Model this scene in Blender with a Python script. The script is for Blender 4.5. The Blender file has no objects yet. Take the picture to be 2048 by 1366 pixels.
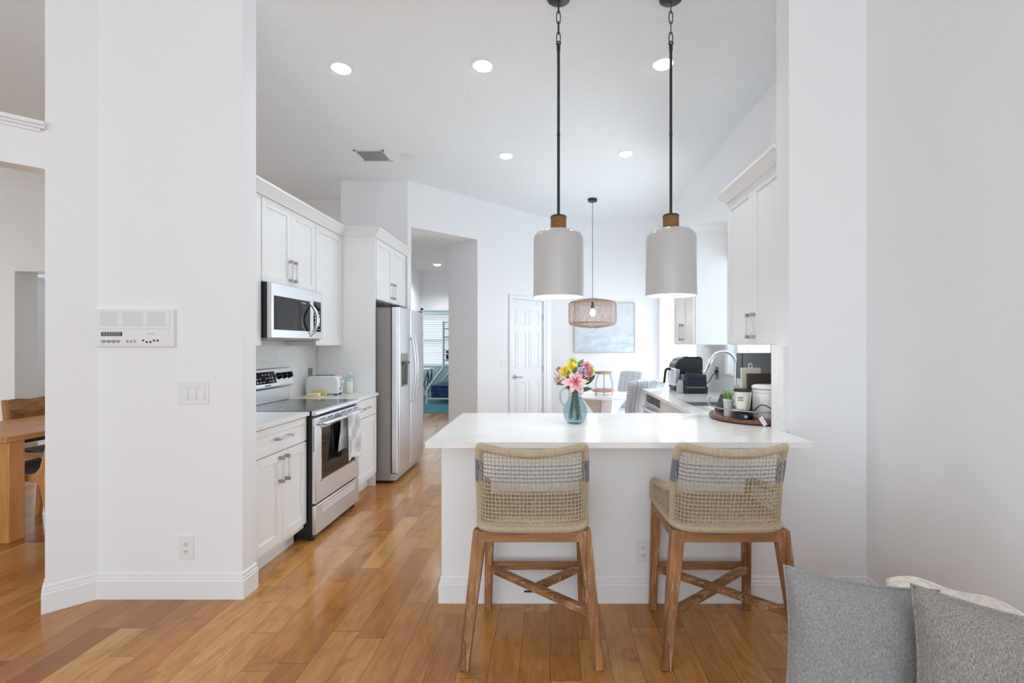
import bpy, math, random
from mathutils import Vector, Matrix
S = bpy.context.scene
COL = S.collection
random.seed(7)
PI = math.pi

# ---------------------------------------------------------------- camera, sky, exposure
W_PX, F_PX = 2048.0, 950.0
EYE = 1.385
cam_data = bpy.data.cameras.new('camera')
cam_data.sensor_width = 36.0
cam_data.lens = 36.0 * F_PX / W_PX
cam_data.shift_x = -(1100 - 1024) / W_PX
cam_data.shift_y = (689 - 683) / W_PX
cam_data.clip_start = 0.05
cam = bpy.data.objects.new('camera', cam_data)
cam.location = (0, 0, EYE)
cam.rotation_euler = (PI / 2, 0, 0)
COL.objects.link(cam)
S.camera = cam

world = bpy.data.worlds.new('sky'); S.world = world
world.use_nodes = True
bg = world.node_tree.nodes['Background']
bg.inputs[0].default_value = (0.965, 0.982, 1.0, 1)
bg.inputs[1].default_value = 1.45

sun_d = bpy.data.lights.new('sun', 'SUN'); sun_d.energy = 5.0; sun_d.angle = 0.01
sun = bpy.data.objects.new('sun', sun_d); COL.objects.link(sun)
sun.rotation_euler = Vector((-0.50, -0.55, -0.62)).to_track_quat('-Z', 'Y').to_euler()

def area(name, loc, direction, sx, sy, power, col=(1, 1, 1)):
    d = bpy.data.lights.new(name, 'AREA'); d.shape = 'RECTANGLE'
    d.size, d.size_y, d.energy, d.color = sx, sy, power, col
    o = bpy.data.objects.new(name, d); COL.objects.link(o)
    o.location = loc
    o.rotation_euler = Vector(direction).to_track_quat('-Z', 'Y').to_euler()
    return o
# daylight at the patio door; the other area lamps are added fill
area('fill_living_room', (0.0, -3.15, 1.25), (0, 1, 0), 3.2, 2.3, 22, (0.97, 0.985, 1))  # added fill behind the camera, where no glazing is modelled
area('daylight_patio_door', (1.88, 6.3, 1.1), (-1, 0, 0), 1.7, 2.0, 115, (1, 1, 1))
area('fill_dining_room', (-9.38, 3.6, 1.2), (1, 0, 0), 2.6, 2.0, 40, (0.98, 0.99, 1))  # added fill out of view, at an invented dining window

area('fill_far_room', (-9.38, 8.0, 1.4), (1, 0, 0), 2.0, 1.8, 14, (0.98, 0.99, 1))  # added to brighten the dark far room; the wall there is solid
area('fill_bedroom', (-4.58, 10.9, 1.5), (1, 0, 0), 2.2, 1.8, 30, (1, 1, 1))  # unseen added lamp; the bedroom side wall has no window

S.view_settings.view_transform = 'Standard'
S.view_settings.look = 'None'
S.view_settings.gamma = 1.0
S.view_settings.use_curve_mapping = False
S.view_settings.use_white_balance = True
S.view_settings.white_balance_temperature = 6000
S.view_settings.white_balance_tint = 5
S.view_settings.exposure = 0.37
try:
    S.cycles.diffuse_bounces = 8
    S.cycles.max_bounces = 16
    S.cycles.transparent_max_bounces = 16
    S.cycles.sample_clamp_indirect = 6.0
except Exception:
    pass

# ---------------------------------------------------------------- materials
def lin(c):
    out = []
    for v in c[:3]:
        v = v / 255.0
        out.append(v / 12.92 if v <= 0.04045 else ((v + 0.055) / 1.055) ** 2.4)
    return (*out, 1.0)

class NT:
    def __init__(s, m): s.m = m; s.t = m.node_tree; s.b = s.t.nodes['Principled BSDF']
    def n(s, kind, **kw):
        nd = s.t.nodes.new(kind)
        for k, v in kw.items():
            if k.startswith('i_'):
                key = k[2:]
                nd.inputs[int(key) if key.isdigit() else key].default_value = v
            else: setattr(nd, k, v)
        return nd
    def l(s, a, b): s.t.links.new(a, b)
    def math(s, op, a, b=None, c=None):
        nd = s.t.nodes.new('ShaderNodeMath'); nd.operation = op
        for i, v in enumerate((a, b, c)):
            if v is None: continue
            if isinstance(v, (int, float)): nd.inputs[i].default_value = v
            else: s.l(v, nd.inputs[i])
        return nd.outputs[0]
    def mix(s, fac, a, b, blend='MIX'):
        nd = s.t.nodes.new('ShaderNodeMix'); nd.data_type = 'RGBA'; nd.blend_type = blend
        for sock, v in ((nd.inputs[0], fac), (nd.inputs[6], a), (nd.inputs[7], b)):
            if isinstance(v, (int, float)): sock.default_value = v
            elif isinstance(v, tuple): sock.default_value = v
            else: s.l(v, sock)
        return nd.outputs[2]
    def ramp(s, fac, stops):
        nd = s.t.nodes.new('ShaderNodeValToRGB'); e = nd.color_ramp.elements
        while len(e) < len(stops): e.new(0.5)
        for el, (p, c) in zip(e, stops): el.position = p; el.color = c
        s.l(fac, nd.inputs[0]); return nd.outputs[0]
    def coord(s, which='Object'): return s.t.nodes.new('ShaderNodeTexCoord').outputs[which]
    def mapping(s, vec, scale=(1, 1, 1), rot=(0, 0, 0)):
        nd = s.t.nodes.new('ShaderNodeMapping'); nd.inputs['Scale'].default_value = scale
        nd.inputs['Rotation'].default_value = rot; s.l(vec, nd.inputs['Vector']); return nd.outputs[0]
    def noise(s, vec, scale, detail=3, rough=0.5):
        nd = s.n('ShaderNodeTexNoise', i_Scale=scale, i_Detail=detail, i_Roughness=rough)
        s.l(vec, nd.inputs['Vector']); return nd.outputs[0]
    def bump(s, h, strength, dist=0.01):
        nd = s.n('ShaderNodeBump', i_Strength=strength, i_Distance=dist)
        s.l(h, nd.inputs['Height']); s.l(nd.outputs[0], s.b.inputs['Normal'])

def mat(name, c, rough=0.5, metal=0.0, spec=0.5, emit=None, es=0.0, trans=0.0, coat=0.0, sheen=0.0):
    m = bpy.data.materials.new(name); m.use_nodes = True
    b = m.node_tree.nodes['Principled BSDF']
    b.inputs['Base Color'].default_value = lin(c)
    b.inputs['Roughness'].default_value = rough
    b.inputs['Metallic'].default_value = metal
    b.inputs['Specular IOR Level'].default_value = spec
    b.inputs['Transmission Weight'].default_value = trans
    b.inputs['Coat Weight'].default_value = coat
    b.inputs['Sheen Weight'].default_value = sheen
    if emit:
        b.inputs['Emission Color'].default_value = lin(emit)
        b.inputs['Emission Strength'].default_value = es
    return m

def thin_glass(name, tint, gloss=0.12, body=0.0, rough=0.02, fres=0.8):
    m = bpy.data.materials.new(name); m.use_nodes = True; t = m.node_tree
    t.nodes.remove(t.nodes['Principled BSDF'])
    tr = t.nodes.new('ShaderNodeBsdfTransparent'); tr.inputs[0].default_value = lin(tint)
    gl = t.nodes.new('ShaderNodeBsdfGlossy'); gl.inputs['Roughness'].default_value = rough
    df = t.nodes.new('ShaderNodeBsdfDiffuse'); df.inputs[0].default_value = lin(tint)
    fr = t.nodes.new('ShaderNodeLayerWeight'); fr.inputs[0].default_value = 0.35
    mx0 = t.nodes.new('ShaderNodeMixShader'); mx0.inputs[0].default_value = body
    t.links.new(tr.outputs[0], mx0.inputs[1]); t.links.new(df.outputs[0], mx0.inputs[2])
    mu = t.nodes.new('ShaderNodeMath'); mu.operation = 'MULTIPLY_ADD'
    t.links.new(fr.outputs['Fresnel'], mu.inputs[0]); mu.inputs[1].default_value = fres; mu.inputs[2].default_value = gloss * 0.3
    ge = t.nodes.new('ShaderNodeNewGeometry'); iv = t.nodes.new('ShaderNodeMath'); iv.operation = 'SUBTRACT'; iv.inputs[0].default_value = 1.0
    t.links.new(ge.outputs['Backfacing'], iv.inputs[1])
    ff = t.nodes.new('ShaderNodeMath'); ff.operation = 'MULTIPLY'; t.links.new(mu.outputs[0], ff.inputs[0]); t.links.new(iv.outputs[0], ff.inputs[1])
    mx = t.nodes.new('ShaderNodeMixShader')
    t.links.new(ff.outputs[0], mx.inputs[0]); t.links.new(mx0.outputs[0], mx.inputs[1]); t.links.new(gl.outputs[0], mx.inputs[2])
    t.links.new(mx.outputs[0], t.nodes['Material Output'].inputs[0])
    return m

def translucent(name, c, fac=0.5):
    m = bpy.data.materials.new(name); m.use_nodes = True; t = m.node_tree
    b = t.nodes['Principled BSDF']; b.inputs['Base Color'].default_value = lin(c); b.inputs['Roughness'].default_value = 0.6
    tl = t.nodes.new('ShaderNodeBsdfTranslucent'); tl.inputs[0].default_value = lin(c)
    mx = t.nodes.new('ShaderNodeMixShader'); mx.inputs[0].default_value = fac
    t.links.new(b.outputs[0], mx.inputs[1]); t.links.new(tl.outputs[0], mx.inputs[2])
    t.links.new(mx.outputs[0], t.nodes['Material Output'].inputs[0])
    return m

M = {}
def paint(name, c, rough=0.6, scale=90, strength=0.02):
    m = mat(name, c, rough, spec=0.3); k = NT(m)
    k.bump(k.noise(k.coord(), scale, 4), strength, 0.004); M[name] = m; return m
paint('wall_paint', (242, 243, 245))
paint('dining_paint', (228, 227, 225))
paint('bedroom_paint', (196, 212, 214))
paint('trim_paint', (240, 241, 243), 0.35, 30, 0.01)
paint('cabinet_white', (241, 241, 241), 0.38, 30, 0.008)
m = paint('ceiling_paint', (241, 246, 249), 0.75)
k = NT(m); v = k.n('ShaderNodeTexVoronoi', i_Scale=55.0); k.l(k.coord(), v.inputs['Vector'])
k.bump(k.math('ADD', k.noise(k.coord(), 70, 5, 0.6), k.math('MULTIPLY', v.outputs['Distance'], 0.6)), 0.45, 0.012)

def wood(name, dark, light, axis=2, rough=0.45, grain=26.0, stretch=0.08, bump=0.1, white=0.0):
    m = mat(name, light, rough); k = NT(m)
    sc = [1, 1, 1]; sc[axis] = stretch
    vec = k.mapping(k.coord(), tuple(sc))
    n1 = k.noise(vec, grain, 5, 0.65); n2 = k.noise(vec, grain * 4.5, 3, 0.6)
    f = k.math('ADD', k.math('MULTIPLY', n1, 0.7), k.math('MULTIPLY', n2, 0.3))
    col = k.ramp(f, [(0.36, lin(dark)), (0.62, lin(light))])
    if white:
        wn = k.noise(vec, grain * 2.2, 6, 0.75)
        col = k.mix(k.math('MULTIPLY', k.math('GREATER_THAN', wn, 0.575), white), col, lin((212, 188, 158)))
    k.l(col, k.b.inputs['Base Color']); k.bump(f, bump, 0.003); M[name] = m; return m
wood('stool_wood_up', (112, 74, 42), (178, 126, 78), 2, 0.5, 22, 0.07, 0.12, 0.6)
wood('stool_wood_across', (112, 74, 42), (178, 126, 78), 0, 0.5, 22, 0.07, 0.12, 0.6)
wood('oak', (196, 138, 78), (222, 168, 106), 2, 0.4, 16, 0.1)
wood('oak_along', (192, 132, 74), (224, 168, 106), 1, 0.4, 16, 0.1)
wood('rustic_board', (112, 72, 36), (196, 142, 84), 1, 0.5, 18, 0.2)
wood('tray_wood', (66, 36, 24), (126, 78, 58), 0, 0.32, 30, 0.12)
wood('tier_wood', (150, 112, 98), (196, 164, 150), 0, 0.5, 30, 0.2)

# hand-scraped plank floor
m = mat('plank_floor', (180, 120, 70), 0.25); k = NT(m)
sep = k.n('ShaderNodeSeparateXYZ'); k.l(k.coord(), sep.inputs[0])
PW = 0.131
rx = k.math('DIVIDE', sep.outputs[0], PW); row = k.math('FLOOR', rx); fx = k.math('FRACT', rx)
wn = k.n('ShaderNodeTexWhiteNoise', noise_dimensions='1D'); k.l(row, wn.inputs['W'])
ln = k.math('MULTIPLY_ADD', wn.outputs['Value'], 0.55, 0.62)
yy = k.math('DIVIDE', k.math('ADD', sep.outputs[1], k.math('MULTIPLY', wn.outputs['Value'], 37.0)), ln)
cell = k.math('FLOOR', yy); fy = k.math('FRACT', yy)
cv = k.n('ShaderNodeCombineXYZ'); k.l(row, cv.inputs[0]); k.l(cell, cv.inputs[1])
wn2 = k.n('ShaderNodeTexWhiteNoise', noise_dimensions='2D'); k.l(cv.outputs[0], wn2.inputs['Vector'])
tone = wn2.outputs['Value']
ofs = k.n('ShaderNodeVectorMath', operation='MULTIPLY_ADD'); k.l(wn2.outputs['Color'], ofs.inputs[0])
ofs.inputs[1].default_value = (9, 9, 9); k.l(k.coord(), ofs.inputs[2])
gv = k.mapping(ofs.outputs[0], (1, 0.30, 1))
g1n = k.n('ShaderNodeTexNoise', i_Scale=8.0, i_Detail=5.0, i_Roughness=0.62, i_Distortion=1.6); k.l(gv, g1n.inputs['Vector']); g1 = g1n.outputs[0]
spk = k.noise(k.mapping(ofs.outputs[0], (1, 0.55, 1)), 26, 4, 0.7); g2 = k.noise(k.mapping(ofs.outputs[0], (1, 0.05, 1)), 110, 4, 0.7)
kn = k.noise(ofs.outputs[0], 6.0, 4, 0.62)
base = k.ramp(tone, [(0.0, lin((170, 112, 54))), (0.30, lin((190, 134, 70))), (0.75, lin((206, 154, 88))), (0.9, lin((186, 126, 64))), (1.0, lin((146, 86, 42)))])
c1 = k.mix(k.math('MULTIPLY', k.ramp(g1, [(0.44, (0, 0, 0, 1)), (0.64, (1, 1, 1, 1))]), 0.42), base, lin((140, 88, 42)))
c2 = k.mix(k.math('MULTIPLY', k.ramp(g2, [(0.45, (0, 0, 0, 1)), (0.66, (1, 1, 1, 1))]), 0.36), c1, lin((132, 82, 42)))
c3 = k.mix(k.math('MULTIPLY', k.ramp(kn, [(0.60, (0, 0, 0, 1)), (0.76, (1, 1, 1, 1))]), 0.60), c2, lin((98, 56, 28)))
ex = k.math('MINIMUM', fx, k.math('SUBTRACT', 1.0, fx)); ey = k.math('MINIMUM', fy, k.math('SUBTRACT', 1.0, fy))
gap = k.math('MAXIMUM', k.math('LESS_THAN', ex, 0.011), k.math('LESS_THAN', ey, 0.0022))
c3 = k.mix(k.math('MULTIPLY', k.ramp(spk, [(0.66, (0, 0, 0, 1)), (0.74, (1, 1, 1, 1))]), 0.55), c3, lin((92, 52, 26)))
c4 = k.mix(k.math('MULTIPLY', gap, 0.62), c3, lin((78, 44, 22)))
k.l(c4, k.b.inputs['Base Color'])
k.l(k.math('MULTIPLY_ADD', g1, 0.16, 0.09), k.b.inputs['Roughness'])
hgt = k.math('SUBTRACT', k.math('ADD', k.math('MULTIPLY', g1, 0.6), k.math('MULTIPLY', kn, 0.5)), k.math('MULTIPLY', gap, 1.2))
k.bump(hgt, 0.16, 0.006)
M['plank_floor'] = m

m = mat('quartz', (240, 239, 237), 0.16); k = NT(m)
vn = k.noise(k.mapping(k.coord(), (1, 1, 1), (0.3, 0.2, 0.7)), 2.2, 6, 0.62)
k.l(k.ramp(vn, [(0.46, lin((240, 239, 237))), (0.5, lin((234, 234, 234))), (0.54, lin((240, 239, 237)))]), k.b.inputs['Base Color'])
M['quartz'] = m

def steel(name, c, rough, axis):
    m = mat(name, c, rough, 1.0); k = NT(m)
    sc = [260, 260, 260]; sc[axis] = 3
    k.l(k.math('MULTIPLY_ADD', k.noise(k.mapping(k.coord(), tuple(sc)), 1.0, 2), 0.16, rough - 0.06), k.b.inputs['Roughness'])
    M[name] = m
steel('steel', (226, 227, 231), 0.36, 1)
steel('steel_upright', (224, 225, 229), 0.36, 2)
steel('sink_steel', (205, 206, 208), 0.3, 1)
M['chrome'] = mat('chrome', (242, 243, 245), 0.2, 1.0)
M['nickel'] = mat('nickel', (176, 170, 164), 0.32, 1.0)
M['acrylic'] = thin_glass('acrylic', (242, 244, 247), 0.3, 0.6, 0.08)
M['satin_light'] = mat('satin_light', (226, 227, 230), 0.35, 0.3)
M['black_metal'] = mat('black_metal', (52, 52, 53), 0.45, 0.3)
M['black_plastic'] = mat('black_plastic', (30, 31, 34), 0.4)
M['black_gloss'] = mat('black_gloss', (10, 10, 12), 0.05, 0.0, 0.45)
M['navy_plastic'] = mat('navy_plastic', (34, 40, 58), 0.22)
M['grey_side'] = mat('grey_side', (150, 146, 142), 0.45, 0.2)
M['taupe_edge'] = mat('taupe_edge', (176, 164, 154), 0.4, 0.4)
M['white_plastic'] = mat('white_plastic', (236, 237, 238), 0.35)
M['grey_plastic'] = mat('grey_plastic', (176, 177, 178), 0.4)
M['pale_grey'] = mat('pale_grey', (206, 207, 208), 0.5)
M['dark_slot'] = mat('dark_slot', (36, 36, 38), 0.6)
M['white_mark'] = mat('white_mark', (214, 216, 218), 0.5)
M['grey_mark'] = mat('grey_mark', (150, 150, 152), 0.5)
M['shade_ceramic'] = mat('shade_ceramic', (198, 197, 196), 0.22, spec=0.5)
M['shade_inner'] = mat('shade_inner', (248, 247, 244), 0.5)
M['bulb_glow'] = mat('bulb_glow', (255, 255, 255), 0.4, emit=(255, 250, 240), es=5.0)
M['led_lens'] = mat('led_lens', (255, 255, 255), 0.4, emit=(255, 252, 246), es=6.0)
M['window_glass'] = thin_glass('window_glass', (250, 252, 253), 0.1)
M['clear_plastic'] = thin_glass('clear_plastic', (246, 249, 250), 0.15, 0.05)
M['vase_glass'] = thin_glass('vase_glass', (226, 236, 243), 0.25, 0.06, 0.03, 0.6)
M['water'] = thin_glass('water', (244, 250, 250), 0.0, 0.0, 0.02, 0.08)
M['blind_white'] = translucent('blind_white', (240, 242, 244), 0.45)
M['slat_grey'] = translucent('slat_grey', (214, 218, 220), 0.25)
def rope(name, c1, c2, scale=260, band='Z'):
    m = mat(name, c1, 0.85); k = NT(m)
    n = k.noise(k.coord(), scale, 3, 0.7)
    k.l(k.ramp(n, [(0.3, lin(c2)), (0.65, lin(c1))]), k.b.inputs['Base Color']); k.bump(n, 0.4, 0.002); M[name] = m
rope('cord_tan', (208, 192, 166), (168, 148, 120))
rope('cord_grey', (138, 141, 150), (100, 103, 113))
rope('cord_seat', (212, 196, 170), (140, 120, 94), 90)
rope('jute', (170, 124, 76), (112, 76, 42))
rope('rattan', (172, 152, 138), (120, 100, 86), 120)
def fabric(name, c1, c2, scale=240, rough=0.95, st=0.35):
    m = mat(name, c1, rough, spec=0.1, sheen=0.15); k = NT(m)
    w = k.n('ShaderNodeTexNoise', i_Scale=float(scale), i_Detail=2.0); k.l(k.mapping(k.coord(), (1, 1, 1)), w.inputs['Vector'])
    w2 = k.noise(k.mapping(k.coord(), (1, 1, 0.25)), scale * 0.6, 2)
    f = k.math('ADD', k.math('MULTIPLY', w.outputs[0], 0.6), k.math('MULTIPLY', w2, 0.4))
    k.l(k.ramp(f, [(0.38, lin(c2)), (0.62, lin(c1))]), k.b.inputs['Base Color']); k.bump(f, st, 0.003); M[name] = m
fabric('tweed', (176, 175, 175), (114, 113, 114), 800)
fabric('tweed_warm', (176, 171, 166), (108, 103, 98), 700)
fabric('cream_fleece', (238, 232, 224), (212, 202, 192), 60, 1.0, 0.8)
fabric('sofa_fabric', (206, 204, 202), (168, 166, 164), 300)
fabric('navy_cloth', (66, 82, 128), (36, 48, 86), 18)
fabric('teal_carpet', (62, 134, 140), (34, 96, 104), 160, 1.0, 0.6)
fabric('speaker_cloth', (70, 70, 72), (46, 46, 48), 500)
fabric('leather_brown', (92, 62, 46), (60, 40, 30), 40, 0.5, 0.1)

m = mat('stripe_cloth', (205, 212, 218), 0.9, sheen=0.1); k = NT(m)
sep = k.n('ShaderNodeSeparateXYZ'); k.l(k.coord(), sep.inputs[0])
u = k.math('MULTIPLY', sep.outputs[0], 8.5); fu = k.math('FRACT', k.math('ADD', u, 0.25))
c = k.ramp(fu, [(0.0, lin((210, 218, 226))), (0.30, lin((204, 213, 222))), (0.36, lin((214, 218, 222))), (0.62, lin((212, 213, 214))), (0.70, lin((202, 212, 222))), (0.955, lin((208, 216, 225)))])
c = k.mix(k.math('GREATER_THAN', fu, 0.93), c, lin((112, 128, 156)))
zz = k.math('ABSOLUTE', k.math('SUBTRACT', fu, 0.5))
hb = k.math('FRACT', k.math('MULTIPLY', k.math('ADD', sep.outputs[2], k.math('MULTIPLY', zz, 0.10)), 32.0))
band = k.math('MULTIPLY', k.math('LESS_THAN', hb, 0.35), k.math('LESS_THAN', zz, 0.24))
c = k.mix(k.math('MULTIPLY', band, 0.55), c, lin((158, 152, 152)))
k.l(c, k.b.inputs['Base Color']); M['stripe_cloth'] = m

m = mat('burst_towel', (232, 232, 234), 0.95); k = NT(m)
sep = k.n('ShaderNodeSeparateXYZ'); k.l(k.coord(), sep.inputs[0])
cv = k.n('ShaderNodeCombineXYZ'); k.l(k.math('MULTIPLY', sep.outputs[1], 8.0), cv.inputs[0]); k.l(k.math('MULTIPLY', sep.outputs[2], 8.0), cv.inputs[1])
vo = k.n('ShaderNodeTexVoronoi', voronoi_dimensions='2D', i_Scale=1.0); k.l(cv.outputs[0], vo.inputs['Vector'])
df = k.n('ShaderNodeVectorMath', operation='SUBTRACT'); k.l(cv.outputs[0], df.inputs[0]); k.l(vo.outputs['Position'], df.inputs[1])
s2 = k.n('ShaderNodeSeparateXYZ'); k.l(df.outputs[0], s2.inputs[0])
ang = k.math('ARCTAN2', s2.outputs[1], s2.outputs[0])
ray = k.math('GREATER_THAN', k.math('SINE', k.math('MULTIPLY', ang, 26.0)), k.math('MULTIPLY_ADD', vo.outputs['Distance'], 1.5, 0.0))
inr = k.math('LESS_THAN', vo.outputs['Distance'], 0.52)
k.l(k.mix(k.math('MULTIPLY', k.math('MULTIPLY', ray, inr), 0.85), lin((232, 232, 234)), lin((70, 72, 90))), k.b.inputs['Base Color'])
M['burst_towel'] = m

m = mat('seascape', (200, 210, 222), 0.7); k = NT(m)
sep = k.n('ShaderNodeSeparateXYZ'); k.l(k.coord(), sep.inputs[0])
n1 = k.noise(k.mapping(k.coord(), (1.4, 1, 3.6)), 3.2, 6, 0.6); n2 = k.noise(k.coord(), 5.0, 5, 0.6)
gz = k.math('ADD', k.math('MULTIPLY', sep.outputs[2], 1.0), k.math('MULTIPLY', k.math('SUBTRACT', n1, 0.5), 0.5))
sky = k.ramp(n2, [(0.35, lin((198, 202, 212))), (0.5, lin((214, 216, 220))), (0.65, lin((204, 211, 221)))])
sea = k.ramp(n1, [(0.36, lin((184, 197, 212))), (0.5, lin((200, 209, 220))), (0.62, lin((220, 222, 226)))])
k.l(k.mix(k.ramp(gz, [(0.26, (0, 0, 0, 1)), (0.44, (1, 1, 1, 1))]), sea, sky), k.b.inputs['Base Color']); M['seascape'] = m

for nm, c, r in [('frame_gold', (186, 180, 160), 0.4), ('butter_yellow', (246, 230, 166), 0.6), ('wrap_tan', (206, 190, 150), 0.5),
        ('drink_pale', (240, 242, 216), 0.2), ('label_blue', (186, 214, 236), 0.5), ('bottle_cap', (236, 238, 238), 0.4),
        ('petal_pink', (236, 178, 190), 0.6), ('petal_deep', (206, 88, 128), 0.6), ('petal_white', (236, 222, 214), 0.6), ('petal_yellow', (226, 204, 40), 0.6),
        ('petal_purple', (112, 74, 138), 0.6), ('petal_rose', (232, 140, 160), 0.6), ('stamen', (150, 84, 40), 0.6), ('leaf_green', (84, 120, 48), 0.5),
        ('leaf_dark', (52, 78, 44), 0.5), ('stem_green', (78, 104, 66), 0.5), ('petal_lime', (196, 204, 120), 0.6), ('grass_green', (112, 150, 60), 0.5), ('pot_grey', (196, 196, 196), 0.7), ('pearl', (226, 222, 214), 0.2),
        ('ceramic_white', (236, 235, 232), 0.2), ('board_cream', (226, 220, 204), 0.5), ('slate_brown', (62, 54, 52), 0.5), ('blue_lamp', (120, 170, 220), 0.3),
        ('table_white', (242, 243, 244), 0.12), ('bed_metal', (206, 208, 210), 0.35), ('door_white', (240, 241, 243), 0.35), ('patio_stone', (244, 244, 242), 0.8),
        ('rod_grey', (140, 136, 136), 0.4), ('plate_grey', (138, 140, 144), 0.4), ('shrub_leaf', (120, 138, 110), 0.6), ('bark', (120, 104, 90), 0.8), ('pedestal_white', (238, 239, 240), 0.3), ('bench_grey', (206, 208, 206), 0.8), ('glass_rim', (120, 150, 170), 0.2)]:
    M[nm] = mat(nm, c, r)
for nm, c1, c2, sc in (('petal_pink', (230, 160, 176), (246, 216, 216), 34), ('petal_white', (226, 196, 188), (244, 236, 226), 40), ('petal_yellow', (206, 184, 36), (236, 220, 84), 60), ('petal_rose', (214, 118, 148), (244, 176, 186), 50), ('petal_lime', (170, 186, 96), (216, 218, 150), 60), ('leaf_green', (66, 102, 40), (112, 146, 70), 40), ('leaf_dark', (40, 64, 36), (70, 98, 56), 40)):
    k = NT(M[nm]); k.l(k.ramp(k.noise(k.coord(), sc, 3), [(0.35, lin(c1)), (0.65, lin(c2))]), k.b.inputs['Base Color'])
M['pearl'].node_tree.nodes['Principled BSDF'].inputs['Metallic'].default_value = 0.55

# ---------------------------------------------------------------- mesh building
class Fr:
    def __init__(s, O, U, V, N): s.O, s.U, s.V, s.N = Vector(O), Vector(U), Vector(V), Vector(N)
    def p(s, u, v, n=0.0): return s.O + s.U * u + s.V * v + s.N * n
WORLD = Fr((0, 0, 0), (1, 0, 0), (0, 1, 0), (0, 0, 1))

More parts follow.
